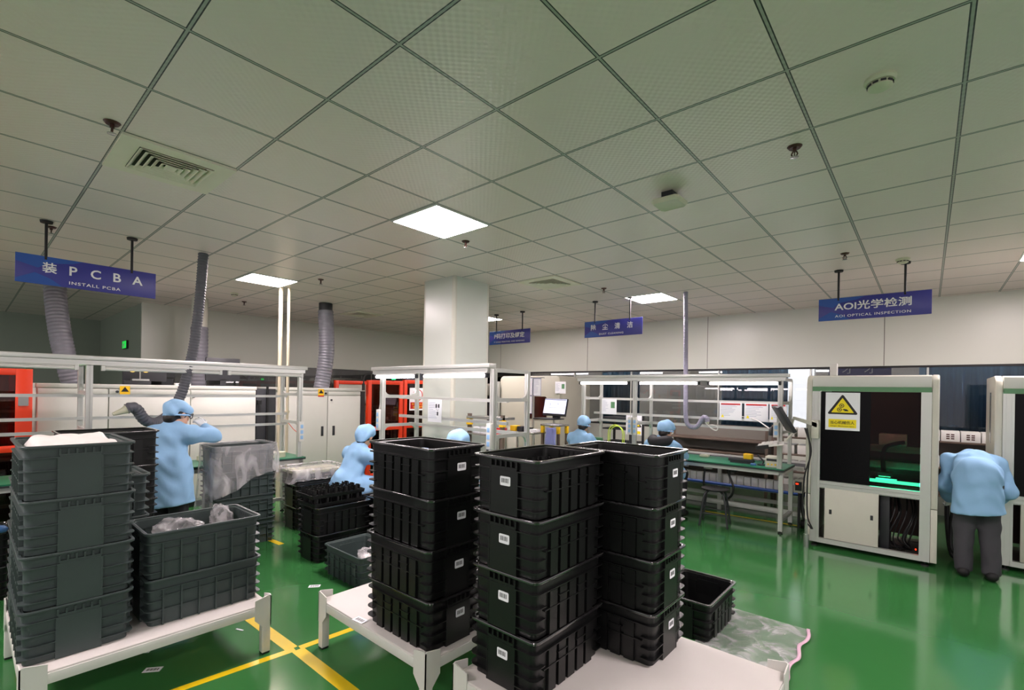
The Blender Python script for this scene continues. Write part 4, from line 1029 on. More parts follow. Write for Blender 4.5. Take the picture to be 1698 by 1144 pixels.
# row of white machines along the left
XF = -7.5
def white_machine(y0, y1, seams, label, sticker, handles, dots):
    t = thing('white_machine', label, 'machine', (XF, y0, 0), PI/2, 'white machine housings along the left')   # local x = +Y, y = -X
    L = y1-y0
    MB().box(0, L, .02, 1.75, .08, 1.60).build('housing', M['machine'], t, bevel=.006)
    MB().box(-.01, L+.01, .0, 1.76, 1.60, 1.65).build('top_plate', M['machine'], t, bevel=.006)
    MB().box(.02, L-.02, .06, 1.7, 0, .08).build('plinth', M['dark'], t)
    e = [0]+[s-y0 for s in seams]+[L]
    for i in range(len(e)-1):
        d = MB().box(e[i]+.006, e[i+1]-.006, -.006, .02, .12, 1.52).build('door', M['machine'], t, bevel=.004)
        MB().box(e[i]+.006, e[i+1]-.006, -.003, .02, 1.53, 1.592).build('upper_panel', M['machine'], t, bevel=.003)
        for h in handles:
            if e[i] < h-y0 < e[i+1]: MB().box(h-y0-.022, h-y0+.022, -.012, -.004, .86, 1.02).build('handle', M['dark'], d, bevel=.008)
    for y, z in dots: MB().cyl((y-y0, -.02, z), (y-y0, 0, z), .016, n=14).build('lock_knob', M['dark'], t)
    s = MB().box(sticker-y0-.05, sticker-y0+.05, -.0085, -.006, 1.505, 1.63).build('warning_sticker', M['yellow'], t)
    MB().box(sticker-y0-.05, sticker-y0+.05, -.0095, -.0086, 1.505, 1.525).build('red_band', M['red'], s); MB().prism([(sticker-y0-.04, 1.56), (sticker-y0+.04, 1.56), (sticker-y0, 1.62)], -.0095, -.0086).build('triangle', M['blacktxt'], s)
    for y in (0, 1): pass
    return t
white_machine(.56, 2.87, (1.18, 2.034), 'left white machine housing with doors behind the standing worker', 1.335, (), ((1.26, 1.56), (2.07, 1.50)))
white_machine(3.18, 4.60, (3.99,), 'right white machine housing with two dark door handles', 3.87, (3.90, 4.10), ((3.95, 1.56), (4.05, 1.45)))
t = thing('dark_cabinet', 'charcoal cabinet between the two white machine housings', 'cabinet', (XF, 2.888, 0), PI/2)
MB().box(0, .275, .03, 1.0, 0, 1.62).build('body', M['dark'], t, bevel=.004); MB().box(.135, .16, -.0, .03, 0, 1.66).build('seam_strip', M['rubber'], t)
for z in (1.42,):
    MB().box(.0, .05, -.03, .03, z-.03, z+.03).build('hinge', M['rubber'], t)
o = MB().box(XF-1.0, XF-.02, 4.62, 4.70, 0, 1.6).build('machine_divider', M['dark']); tag(o, 'dark side panel between the white housing and the orange frame', 'divider')
# equipment on top of the machines
t = thing('control_monitor', 'black monitor seen from behind on the white machines, left one with gear in front', 'monitor', (-8.0, 1.64, 1.65), PI/2)
MB().box(-.24, .24, 0, .04, .05, .30).build('screen', M['dark'], t, bevel=.006); MB().box(-.03, .03, .0, .04, 0, .08).build('stand', M['dark'], t)
t = thing('control_monitor', 'tall black monitor rising above the lamp beam behind the duct', 'monitor', (-8.0, 2.59, 1.65), PI/2)
MB().box(-.23, .23, 0, .04, .08, .42).build('screen', M['dark'], t, bevel=.006); MB().box(-.04, .04, .0, .05, 0, .1).build('stand', M['dark'], t); MB().box(-.14, .14, -.06, .1, 0, .015).build('base', M['dark'], t)
t = thing('desk_scope', 'small device with two amber lamps on the left white machine', 'device', (-7.75, 1.52, 1.65), PI/2)
MB().box(-.16, .12, -.06, .08, 0, .05).build('base', M['dark'], t, bevel=.004); MB().box(-.08, .10, -.07, .03, .05, .075).build('tray', M['steel'], t)
MB().cyl((.02, .03, .05), (.02, .03, .19), .008, n=10).build('post', M['steel'], t); MB().cyl((-.08, .03, .185), (.10, .03, .185), .006, n=8).build('bar', M['steel'], t)
for x in (-.06, .08): MB().lathe([(.001, .16), (.022, .165), (.026, .18), (.018, .20), (.001, .205)], 16, (x, .03)).build('amber_lamp', M['lens'], t)
o = MB().box(-.09, .09, -.03, .03, 0, .03).build('tape_box', M['white'], bevel=.004); o.location = (-7.65, 1.98, 1.65); o.rotation_euler[2] = PI/2; tag(o, 'small white box on the edge of the left white machine', 'box')

# orange guarded machines
def orange_frame(loc, Ly, z1, post, label, extra):
    t = thing('guarded_machine', label, 'machine', loc, PI/2, 'orange framed machines')
    D = 1.2
    for x in (0, Ly-post):
        for y in (0, D-post): MB().box(x, x+post, y, y+post, 0, z1).build('frame_post', M['orange'], t, bevel=.004)
    for y in (0, D-.07):
        for z in (z1-.07, .90, .06): MB().box(post, Ly-post, y, y+.06, z, z+(.07 if z > .1 else .08)).build('frame_rail', M['orange'], t, bevel=.003)
    MB().box(post, Ly-post, .03, .036, .1, z1-.07).build('smoked_panel', M['amberp'], t)
    MB().box(.05, Ly-.05, D-.05, D-.04, .05, z1).build('rear_panel', M['cream'], t)
    MB().box(.05, Ly-.05, .15, D-.1, .05, .80).build('inner_body', M['cream'], t)
    b = MB(); b.box(.12, Ly*.55, .35, .75, .8, 1.0).box(.14, Ly-.15, .4, .5, 1.25, 1.5).box(Ly*.5, Ly*.5+.08, .3, .4, .8, 1.65); b.build('inner_unit', M['ivory'], t)
    MB().tube(smoothpath([(.2, .3, 1.5), (.3, .25, 1.2), (.22, .3, 1.0), (.35, .3, .85)], 6), .015, 8).build('inner_cable', M['cable'], t)
    if extra:
        pass
    return t
og = orange_frame((XF+.1, -.45, 0), .97, 1.80, .13, 'orange framed machine at the left edge', False)
MB().box(.86, .94, -.012, 0, 1.40, 1.50).build('label_plate', M['steel'], og)
og = orange_frame((XF+.05, 4.72, 0), .74, 1.80, .07, 'orange framed machine left of the pillar', True)
text_obj('WICH', og, face_m4((.19, .395, 1.36), (1, 0, 0)), .045, M['blacktxt'], 'lettering', width=.16, bold=.02)
og = orange_frame((XF-.1, 5.60, 0), .95, 1.83, .07, 'orange framed machine mostly hidden by the pillar, with prohibition sign', True)
t = MB().box(.12, .52, -.008, -.002, 1.24, 1.68).build('prohibition_sign', M['paper'], og, label='white sign with red no entry ring')
b = MB(); n = 32
l = [[(.32+r*math.cos(2*PI*k/n), y, 1.54+r*math.sin(2*PI*k/n)) for k in range(n)] for r, y in ((.115, -.010), (.098, -.010), (.098, -.0085), (.115, -.0085))]
b.loops(l+[l[0]], cap0=False, cap1=False); b.cyl((.25, -.0092, 1.61), (.39, -.0092, 1.47), .008, n=6); b.build('red_ring', M['red'], t)
b = MB().prism([(.29, 1.48), (.31, 1.48), (.31, 1.55), (.33, 1.55), (.33, 1.48), (.35, 1.48), (.35, 1.60), (.29, 1.60)], -.0098, -.0086); b.build('hand_mark', M['blacktxt'], t)
MB().box(.14, .50, -.0095, -.0085, 1.27, 1.40).build('red_panel', M['red'], t)
text_obj('非专业人员', t, face_m4((.32, -.0105, 1.365), (1, 0, 0)), .042, M['yellow'], 'lettering', width=.30, bold=.01)
text_obj('禁止操作', t, face_m4((.32, -.0105, 1.305), (1, 0, 0)), .042, M['yellow'], 'small_lettering', width=.24, bold=.01)
for x, y, z, l in ((XF+.02, .50, 1.80, 'green glowing beacon on the left orange machine'), (XF, 5.28, 1.80, 'green glowing beacon on the orange machine left of the pillar')):
    t = thing('status_beacon', l, 'beacon', (x, y, z)); MB().cyl((0, 0, 0), (0, 0, .03), .03, n=16).build('base', M['dark'], t); MB().lathe([(.001, .03), (.035, .03), (.036, .06), (.02, .075), (.001, .076)], 18).build('lit_dome', M['ledgreen'], t)
o = MB().tube(smoothpath([(XF+.05, 4.62, 1.70), (XF+.05, 4.64, 1.86), (XF+.05, 4.74, 1.93), (XF+.05, 4.86, 1.90), (XF+.05, 4.93, 1.82)], 6), .012, 8).build('cable_arc', M['cable']); tag(o, 'black cable arching over to the orange machine left of the pillar', 'cable')
MB().cyl((XF+.05, 4.62, 1.62), (XF+.05, 4.62, 1.74), .025, n=12).build('plug', M['rubber'], o)

# ducts, poles and hoses
o = hose_mb([(-9.3, .86, CEIL), (-9.2, .86, 2.8), (-9.05, .90, 2.3), (-9.0, .97, 1.9), (-9.0, 1.03, 1.64)], .125, .05, .07, 24, 8).build('air_duct', M['hose'], smooth=60); tag(o, 'fat grey duct behind the PCBA sign', 'duct')
o = hose_mb([(-7.8, 4.085, CEIL-.12), (-7.8, 4.10, 2.7), (-7.8, 4.115, 2.3), (-7.8, 4.08, 1.95), (-7.8, 4.03, 1.64)], .128, .05, .07, 24, 8).build('air_duct', M['hose'], smooth=60); tag(o, 'fat grey duct hanging left of the pillar', 'duct')
MB().cyl((-7.8, 4.085, CEIL-.16), (-7.8, 4.085, CEIL), .11, n=24).build('collar', M['dark'], o)
o = hose_mb([(-9.1, 2.58, 2.62), (-9.1, 2.58, 2.2), (-9.1, 2.57, 1.9), (-9.1, 2.565, 1.64)], .128, .06, .07, 24, 8).build('air_duct', M['hose'], smooth=60); tag(o, 'silver grey duct behind the dark corrugated hose', 'duct')
MB().cyl((-9.1, 2.58, 2.6), (-9.1, 2.58, CEIL), .115, n=24).build('rigid_pipe', M['cream'], o)
o = hose_mb([(-6.0, 1.727, CEIL), (-6.0, 1.70, 2.6), (-6.0, 1.655, 2.1), (-6.0, 1.60, 1.80), (-6.0, 1.54, 1.55), (-5.98, 1.44, 1.36), (-5.9, 1.33, 1.28), (-5.8, 1.24, 1.275), (-5.75, 1.17, 1.32), (-5.72, 1.12, 1.40), (-5.7, 1.075, 1.435), (-5.7, 1.03, 1.42)], .052, .03, .14, 18, 8).build('extraction_hose', M['hose_d'], smooth=60); tag(o, 'dark corrugated hose dropping behind the standing worker to the left bench', 'hose')
MB().tube([(-5.7, 1.04, 1.42), (-5.7, 1.0, 1.40), (-5.7, .93, 1.37)], [.045, .03, .015], 14).build('nozzle', M['ivory'], o)
for (x, y, r, l) in ((-7.1, 3.035, .028, 'thicker cream pole in front of the charcoal cabinet'), (-7.02, 3.115, .020, 'thinner cream pole right of the thick one')):
    o = MB().cyl((x, y, 0), (x, y, CEIL), r, n=16).build('service_pole', M['pipe_c']); tag(o, l, 'pole')
    MB().cyl((x, y, 1.28), (x, y, 1.31), r+.015, n=16).build('clamp', M['pipe_c'], o)
# red coiled air tube at the left bench end
q = [(-6.35+.02*math.cos(k*.55), 2.98+.03*math.sin(k*.55), 1.02-.26*k/110) for k in range(111)]
o = MB().tube([(-6.35, 2.83, 1.19), (-6.35, 2.9, 1.1)]+q, .004, 6).build('coiled_air_tube', M['redcoil']); tag(o, 'red coiled air tube hanging at the right end of the left bench', 'air tube')
# supplies on the left bench top
t = thing('tape_roll', 'white roll at the right end of the left bench', 'roll', (-6.15, 2.62, .776)); MB().lathe([(.03, 0), (.09, 0), (.09, .06), (.03, .06), (.03, 0)], 24, cap=False).build('roll', M['ivory'], t)
b = MB()
for k in range(8): b.box(-6.49, -6.43, 2.86+k*.001, 2.87, .78, .80)
for k in range(6):
    o = MB().box(-.03, .03, -.05, .05, 0, .05).build('parts_bin', M['ivory'], bevel=.004); o.location = (-6.42, 1.55+k*.16, .776); tag(o, 'ivory parts bin at the back of the left bench', 'bin', 'ivory parts bins on the left bench')

# code printing station right of the pillar
t = thing('printing_machine', 'cream code printing machine with rounded corner and dark brown window, right of the pillar', 'machine', (-6.93, 7.6, 0))
W = 1.56
def rrp(x0, x1, z0, z1, r, n=6):
    o = []
    for cx, cz, a0 in ((x1-r, z1-r, 0), (x0+r, z1-r, PI/2), (x0+r, z0+r, PI), (x1-r, z0+r, 1.5*PI)):
        for k in range(n+1): a = a0+PI/2*k/n; o.append((cx+r*math.cos(a), cz+r*math.sin(a)))
    return o
MB().prism(rrp(0, W, .0, 1.965, .10), 0, 1.1).build('housing', mat('putty_painted_metal', '#a9a898', .45, var=.03), t, bevel=.01)
MB().prism(rrp(.70, 1.25, 1.10, 1.555, .05), -.012, 0).build('brown_window', M['brownp'], t)
MB().box(.25, .55, -.01, 0, .1, .9).build('door', M['cream'], t, bevel=.004)
ext(MB(), (.02, -.08, 0), (.02, -.08, 1.85), .05).build('post', M['aluw'], t); MB().box(-.35, 0, -.4, .5, 1.55, 1.80).build('grey_box', M['greyboard'], t, bevel=.01); MB().box(-.35, 0, -.3, .5, 0, 1.54).build('side_unit', M['dark'], t)
for k, (px_, w, h, z, kd, l) in enumerate(((-5.86, .19, .34, 1.745, 'plastic', 'left of the two tall hanging sheets in blue plastic sleeves'), (-5.65, .19, .33, 1.735, 'plastic', 'right of the two tall hanging sheets in blue plastic sleeves'), (-5.86, .19, .34, 1.395, 'plastic', 'lower hanging sheet in a blue sleeve beside the brown window'), (-5.40, .25, .23, 1.735, 'photo', 'framed sheet with a small photo on the code printing machine'))):
    sheet_notice((px_+.05, 7.18 if k != 3 else 7.59, z), 0, w, h, l, kd)
t = thing('paper_holder', 'thin stand holding the blue sleeved sheets beside the pillar bench', 'stand', (-5.70, 7.2, 0))
ext(MB(), (0, 0, 0), (0, 0, 1.92), .03).build('post', M['alu'], t); MB().box(-.25, .25, -.008, .008, 1.90, 1.925).build('bar', M['alu'], t)
t = thing('station_monitor', 'lit monitor showing a white diagram at the code printing station', 'monitor', (-4.98, 6.9, 1.18), 0.0)
b = MB().at((0, 0, .20), -.12, -.22); b.box(-.27, .27, -.0, .035, -.155, .155); sc = b.build('screen_case', M['dark'], t, bevel=.005)
b = MB().at((0, 0, .20), -.12, -.22); b.box(-.255, .255, -.003, 0, -.115, .145); b.build('lit_screen', M['screen'], sc)
b = MB().at((0, 0, .20), -.12, -.22); b.box(-.25, .25, -.005, -.003, -.01, -.005).box(-.1, .06, -.005, -.003, .085, .09).box(-.12, -.11, -.005, -.003, .02, .08).box(.07, .078, -.005, -.003, .04, .09).box(-.25, .25, -.005, -.003, .125, .14); b.build('diagram', M['paperline'], sc)
MB().box(-.06, .06, .02, .1, .0, .08).build('foot', M['dark'], t, bevel=.004)
MB().box(-.36, .10, -.16, .16, -.02, 0).build('tray', M['dark'], t, bevel=.004)
MB().cyl((-.05, .05, -1.18), (-.05, .05, -.02), .02, n=12).build('stand', M['alu'], t)
t = thing('yellow_corner_cart', 'grey cart frame with yellow corner caps below the lit monitor', 'cart', (-4.72, 6.55, 0))
for sx in (-.16, .16):
    for sy in (-.12, .12):
        MB().box(sx-.02, sx+.02, sy-.02, sy+.02, 0, 1.07).build('post', M['rackbrown'], t); MB().box(sx-.026, sx+.026, sy-.026, sy+.026, .96, 1.08).build('corner_cap', M['yellow'], t, bevel=.004)
MB().box(-.19, .19, -.15, .15, 1.08, 1.11).build('top', M['steel'], t, bevel=.004); MB().box(-.16, .16, -.12, .12, .5, .52).build('shelf', M['rackbrown'], t)
b = MB(); b.grid(12, 14, lambda u, v: (-.10+.2*u+.03*v*(u-.5), -.02*math.sin(u*9)+.01*math.sin(v*7), .30-.30*v)); o = b.build('hanging_cloth', M['cap'], smooth=70, solid=.006); o.location = (-4.66, 6.36, .76); tag(o, 'lavender blue cloth hanging on the yellow cornered cart', 'cloth')
o.data.materials[0] = mat('lavender_cloth', '#8a90c8', .8, var=.08)
t = thing('side_table', 'narrow table with a yellow box beside the code printing machine', 'table', (-5.52, 6.75, 0))
MB().box(-.36, .36, -.2, .2, .90, .93).build('top', M['steel'], t, bevel=.003)
for sx in (-.33, .33):
    for sy in (-.17, .17): MB().box(sx-.015, sx+.015, sy-.015, sy+.015, 0, .90).build('leg', M['alu'], t)
for k, (x, w, h, mm, l) in enumerate(((-5.72, .13, .09, 'yellow', 'yellow box on the narrow table right of the pillar bench'), (-5.56, .12, .085, 'dark', 'black box right of the yellow box on the narrow table'), (-5.40, .10, .07, 'dark', 'smaller black box beside the black one on the narrow table'), (-5.25, .15, .05, 'paper', 'white pack at the right end of the narrow table'))):
    o = MB().box(-w/2, w/2, -.07, .07, 0, h).build('%s_box' % ('yellow', 'black', 'black', 'white')[k], M[mm], bevel=.004); o.location = (x, 6.70, .931); tag(o, l, 'box')
t = thing('yellow_corner_shelf', 'grey shelf unit with yellow corner caps behind the bench before the pillar', 'shelf', (-4.10, 4.32, 0))
for sx in (-.28, .28): MB().box(sx-.02, sx+.02, -.1, -.06, 0, 1.36).build('post', M['rackbrown'], t); MB().box(sx-.03, sx+.03, -.11, -.05, 1.22, 1.30).build('corner_cap', M['yellow'], t)
MB().box(-.3, .3, -.12, .12, 1.30, 1.33).build('top_shelf', M['steel'], t); MB().box(-.3, .3, -.12, .12, 1.10, 1.12).build('shelf', M['steel'], t)
for k in range(4):
    o = MB().box(-.05, .05, -.05, .05, 0, .08).build('supply_box', M['paper'] if k < 3 else M['red'], bevel=.004); o.location = (-4.30+k*.13, 4.32, 1.121); tag(o, ('first', 'second', 'third', 'red fourth')[k]+' small box from the left on the yellow cornered shelf', 'box', 'small boxes on the yellow cornered shelf')
t = thing('warning_board', 'white board with yellow warning triangle leaning behind the left worker at the far bench', 'sign board', (-3.94, 7.86, .93), 0)
MB().box(-.15, .15, 0, .012, -.02, .36).build('board', M['paper'], t)
MB().prism(rtri(.02, .19, .13, .012), -.0015, 0).build('black_triangle', M['blacktxt'], t); MB().prism(rtri(.02, .188, .10, .004), -.003, -.0016).build('yellow_triangle', M['yellowsign'], t)
MB().prism([(-.0, .15), (.05, .15), (.03, .22), (.01, .22)], -.004, -.0031).build('hand_mark', M['blacktxt'], t); MB().box(-.11, .13, -.0015, 0, .0, .05).build('yellow_panel', M['yellowsign'], t)
for k in range(2):
    b = MB(); pts = [(-3.41, 6.45+.05*k, .777)]+[(-3.53+.12*math.cos(a), 6.45+.05*k, 1.04+.13*math.sin(a)-.02*k) for a in [PI*j/14 for j in range(15)]]+[(-3.65, 6.45+.05*k, .777)]
    b.tube(pts, .007, 8); o = b.build('air_hose_loop', mat('lime_tube', '#d8f050', .35, var=.05)); tag(o, ('outer', 'inner')[k]+' lime green air hose loop between the two far workers', 'air hose')
o = MB().box(-.05, .05, -.006, 0, -.035, .035).build('wall_outlet', M['white'], bevel=.004); o.location = (-6.05, WB, .93); tag(o, 'white outlet plate on the back wall under the glass', 'outlet')

# ================================================================ PEOPLE (smooth implicit surfaces)
def surface_nets(V, lo, h):
    S = V < 0; nx, ny, nz = V.shape
    acc = np.zeros((nx-1, ny-1, nz-1, 3)); cnt = np.zeros((nx-1, ny-1, nz-1))
    cor = [(a, b, c) for a in (0, 1) for b in (0, 1) for c in (0, 1)]
    sl = lambda o, A: A[o[0]:nx-1+o[0], o[1]:ny-1+o[1], o[2]:nz-1+o[2]]
    for o in cor:
        for ax in range(3):
            if o[ax]: continue
            p = list(o); p[ax] = 1; va, vb = sl(o, V), sl(p, V); m_ = sl(o, S) != sl(p, S)
            t = np.where(m_, va/np.where(m_, va-vb, 1), 0)
            for k in range(3): acc[..., k] += np.where(m_, o[k]+(t if k == ax else 0), 0)
            cnt += m_
    act = cnt > 0; idx = -np.ones(cnt.shape, int); ii = np.argwhere(act); idx[act] = np.arange(len(ii))
    verts = lo+(ii+acc[act]/cnt[act][:, None])*h
    faces = []
    for ax in range(3):
        u, v = [(1, 2), (2, 0), (0, 1)][ax]
        a = [slice(None)]*3; b = [slice(None)]*3; a[ax] = slice(0, -1); b[ax] = slice(1, None)
        ch = S[tuple(a)] != S[tuple(b)]; e = np.argwhere(ch); s0 = S[tuple(a)][ch]
        ok = np.ones(len(e), bool)
        for d in (u, v): ok &= (e[:, d] > 0) & (e[:, d] < V.shape[d]-1)
        e, s0 = e[ok], s0[ok]; q = []
        for du, dv in ((-1, -1), (0, -1), (0, 0), (-1, 0)):
            c = e.copy(); c[:, u] += du; c[:, v] += dv; q.append(idx[c[:, 0], c[:, 1], c[:, 2]])
        q = np.stack(q, 1); q[~s0] = q[~s0][:, ::-1]; faces.append(q)
    return verts, np.concatenate(faces)
def cap(a, b, ra, rb=None, flat=None):
    """tapered capsule; flat=(direction, factor>1) thins it along a direction"""
    a = np.array(a, float); b = np.array(b, float); rb = ra if rb is None else rb
    def f(P):
        Q, A, B = P, a, b
        if flat:
            d = np.array(flat[0], float); d = d/np.linalg.norm(d); k = flat[1]-1
            Q = P+np.outer((P-a)@d, d)*k; B = b+d*((b-a)@d)*k
        ab = B-A; t = np.clip(((Q-A)@ab)/max(1e-9, ab@ab), 0, 1)
        return np.linalg.norm(Q-A-t[:, None]*ab, axis=1)-(ra+(rb-ra)*t)
    f.box = (np.minimum(a-ra, b-rb), np.maximum(a+ra, b+rb)); return f
def ell(c, r, R=None):
    c = np.array(c, float); r = np.array(r, float)
    def f(P):
        Q = P-c
        if R is not None: Q = Q@R          # columns of R = local axes
        n = np.linalg.norm(Q/r, axis=1); return (n-1)*r.min()
    m_ = r.max(); f.box = (c-m_, c+m_); return f
def sdf_obj(name, prims, mats, parent, h=.012, k=.03, cuts=(), folds=0.0, seed=0, pad=.03):
    lo = np.min([p.box[0] for p in prims], 0)-pad; hi = np.max([p.box[1] for p in prims], 0)+pad
    n = np.ceil((hi-lo)/h).astype(int)+1
    g = np.stack(np.meshgrid(*[lo[i]+h*np.arange(n[i]) for i in range(3)], indexing='ij'), -1).reshape(-1, 3)
    D = prims[0](g)
    for p in prims[1:]:
        d = p(g); t = np.clip(.5+.5*(d-D)/k, 0, 1); D = d*(1-t)+D*t-k*t*(1-t)
    if folds:
        x, y, z = g.T
        D = D+folds*(.5*np.sin(x*31+z*13+2*np.sin(y*17+seed)+seed)+.5*np.sin(y*27-z*19+2.2*np.sin(x*21+z*9)+seed*2)+.4*np.sin(z*44+5*np.sin(x*9+y*8+seed)))
    for c in cuts: D = np.maximum(D, c(g))
    v, f = surface_nets(D.reshape(n), lo, h)
    me = bpy.data.meshes.new(name); me.from_pydata(v.tolist(), [], f.tolist()); me.update()
    bm = bmesh.new(); bm.from_mesh(me); bmesh.ops.smooth_vert(bm, verts=bm.verts, factor=.5, use_axis_x=True, use_axis_y=True, use_axis_z=True); bm.to_mesh(me); bm.free()
    me.polygons.foreach_set('use_smooth', [True]*len(me.polygons))
    me.materials.append(mats); o = bpy.data.objects.new(name, me); C.objects.link(o); o.parent = parent; return o
def plane(p, n_):
    p = np.array(p, float); n_ = np.array(n_, float); n_ /= np.linalg.norm(n_)
    return lambda P: (P-p)@n_
def hand(parent, wrist, d, palm, side, curl=.5, m_=None):
    """five fingers; d = direction of the fingers, palm = palm normal, side=+1 right hand"""
    y = np.array(d, float); y /= np.linalg.norm(y); z = -np.array(palm, float); z -= y*(z@y); z /= np.linalg.norm(z); x = np.cross(y, z)
    w = np.array(wrist, float); T = lambda p: w+x*p[0]*side*-1+y*p[1]+z*p[2]
    pr = [cap(T((0, -.03, 0)), T((0, .01, 0)), .024, .024)]
    fx = (-.030, -.010, .010, .028); L = (.068, .076, .072, .056)
    for i in range(4):
        pr.append(cap(T((fx[i]*.5, .01, 0)), T((fx[i], .082, 0)), .017, .0125))
    out = []
    for i in range(4):
        p = np.array((fx[i], .082, 0.)); a = .15+.1*i*curl; seg = (L[i]*.45, L[i]*.32, L[i]*.25)
        for s_, r in zip(seg, (.0095, .0088, .0078)):
            a += curl*(.55+.08*i); q = p+np.array((fx[i]*.12*s_/.03*(1-curl), math.cos(a)*s_, -math.sin(a)*s_)); out.append(cap(T(p), T(q), r, r*.93)); p = q
    p0 = (-.024, .02, -.006); p1 = (-.052, .052, -.018); p2 = (-.056, .084, -.03); p3 = (-.05, .106, -.04)
    out += [cap(T(p0), T(p1), .0135, .0115), cap(T(p1), T(p2), .0112, .010), cap(T(p2), T(p3), .0098, .0085)]
    return sdf_obj('hand', pr+out, m_ or M['skin'], parent, .0045, .006)
def basis(fd, ud):
    y = np.array(fd, float); y /= np.linalg.norm(y); z = np.array(ud, float); z -= y*(z@y); z /= np.linalg.norm(z); return np.stack([np.cross(y, z), y, z], 1)
def person(loc, rz, label, J, hem, skirt, opts):
    t = thing('person', label, 'person', loc, rz, 'workers in light blue smocks')
    R = basis(J['face'], J['up']); hc = np.array(J['head'], float); H = lambda p: tuple(hc+R@np.array(p, float))
    thin = (J.get('chestfwd', (0, 1, 0)), 1.5)
    arms = []
    for s in 'LR': arms += [cap(J['sh'+s], J['el'+s], .046, .038), cap(J['el'+s], J['wr'+s], .037, .026)]
    legs = []
    for s in 'LR':
        an = np.array(J['an'+s]); legs += [cap(J['hip'+s], J['kn'+s], .078, .055), cap(J['kn'+s], an, .054, .038), cap(an-(0, 0, .045), an+np.array(J['toe'])*.13-(0, 0, .055), .032, .03)]
    shL, shR = np.array(J['shL']), np.array(J['shR'])
    head = [ell(H((0, -.008, .025)), (.075, .094, .088), R), ell(H((0, .022, -.045)), (.054, .062, .062), R), cap(H((0, .085, .005)), H((0, .103, -.024)), .010, .014),
            ell(H((-.076, -.005, -.012)), (.012, .022, .03), R), ell(H((.076, -.005, -.012)), (.012, .022, .03), R), cap(H((0, .072, -.082)), H((0, .060, -.09)), .022), cap(H((-.02, .085, -.055)), H((.02, .085, -.055)), .008)]
    torso = [cap(J['pelvis'], J['chest'], .12, .115, thin), cap(shL, shR, .055, .055), cap(J['chest'], J['neck'], .07, .05), cap(J['neck'], H((0, -.015, -.05)), .05, .048)]
    body = sdf_obj('body', head+torso+arms+legs, M['skin'], t, .0105, .018)
    for s in (-1, 1): sdf_obj('eye', [ell(H((s*.030, .083, .008)), (.013, .008, .009), R)], M['blacktxt'], body, .004, .01)
    # clothes
    w_ = opts.get('w', 1.0)
    sm = [cap(J['pelvis'], J['chest'], .165*w_, .15*w_, thin), cap(shL, shR, .078*w_, .078*w_), cap(J['chest'], np.array(J['neck'])*.8+np.array(J['chest'])*.2, .11, .07)]
    for s in 'LR':
        sm += [cap(J['sh'+s], J['el'+s], .075, .066), cap(J['el'+s], np.array(J['wr'+s])*.93+np.array(J['el'+s])*.07, .064, .046)]
    for c in skirt: sm.append(cap(*c))
    sdf_obj('smock', sm, M['smock'], t, .012, .045, [plane(*h_) for h_ in hem], .009, opts.get('seed', 0))
    co = np.array(J['neck'], float); nd = (hc-co)/np.linalg.norm(hc-co)
    sdf_obj('collar', [cap(co-nd*.035, co+nd*.02, .072, .062)], M['smock'], t, .008, .01, [plane(co+nd*.035, nd)])
    tr = []
    for s in 'LR': tr += [cap(J['hip'+s], J['kn'+s], .088, .074), cap(J['kn'+s], np.array(J['an'+s])-(0, 0, .02), .076, .066)]
    sdf_obj('trousers', tr+[cap(J['hipL'], J['hipR'], .085)], M[opts.get('tr', 'trousers')], t, .013, .03, [plane((0, 0, .05), (0, 0, -1))], .004, 3)
    for s in 'LR':
        an = np.array(J['an'+s]); td = np.array(J['toe'], float)
        sdf_obj('shoe', [cap(an-td*.04-(0, 0, .045), an+td*.15-(0, 0, .052), .046, .040), cap(an-(0, 0, .02), an-(0, 0, .05), .044)], M['rubber'], t, .009, .02, [plane((0, 0, .002), (0, 0, -1))])
    # hair, cap, hands
    sdf_obj('hair', [ell(H((0, -.018, .018)), (.084, .097, .088), R), ell(H((0, -.07, -.05)), (.06, .05, .06), R)], M['hair'], t, .009, .02, [plane(H((0, .045, 0)), R@np.array((0, 1, -.35)))])
    cp = [ell(H((0, -.022, .050)), (.098, .116, .090), R), ell(H((0, -.070, .015)), (.088, .072, .080), R)]
    if opts.get('tail'): cp += [ell(H((0, -.085, -.03)), (.075, .055, .07), R), ell(H((0, -.08, -.085)), (.058, .04, .05), R)]
    cp += [cap(H((-.05, .072, .050)), H((.05, .072, .050)), .018)]
    sdf_obj('cap', cp, M['cap'], t, .008, .025, [plane(H((0, .02, -.002)), R@np.array((0, .25 if not opts.get('tail') else .7, -1)))], .010, 5+opts.get('seed', 0))
    rg = [cap(H((.092*math.cos(a), -.012+.106*math.sin(a), -.010+.026*math.sin(a))), H((.092*math.cos(a+.4), -.012+.106*math.sin(a+.4), -.010+.026*math.sin(a+.4))), .008) for a in [k*.4 for k in range(16)]]
    if not opts.get('tail'): sdf_obj('cap_band', rg, M['cap'], t, .006, .01)
    for s, q in (('L', -1), ('R', 1)):
        wr = np.array(J['wr'+s], float); el_ = np.array(J['el'+s], float)
        hand(t, wr, J.get('hd'+s, wr-el_), J.get('pn'+s, (0, 0, -1)), q, opts.get('curl', .45), M[opts.get('hm', 'glove')])
    return t, H, R
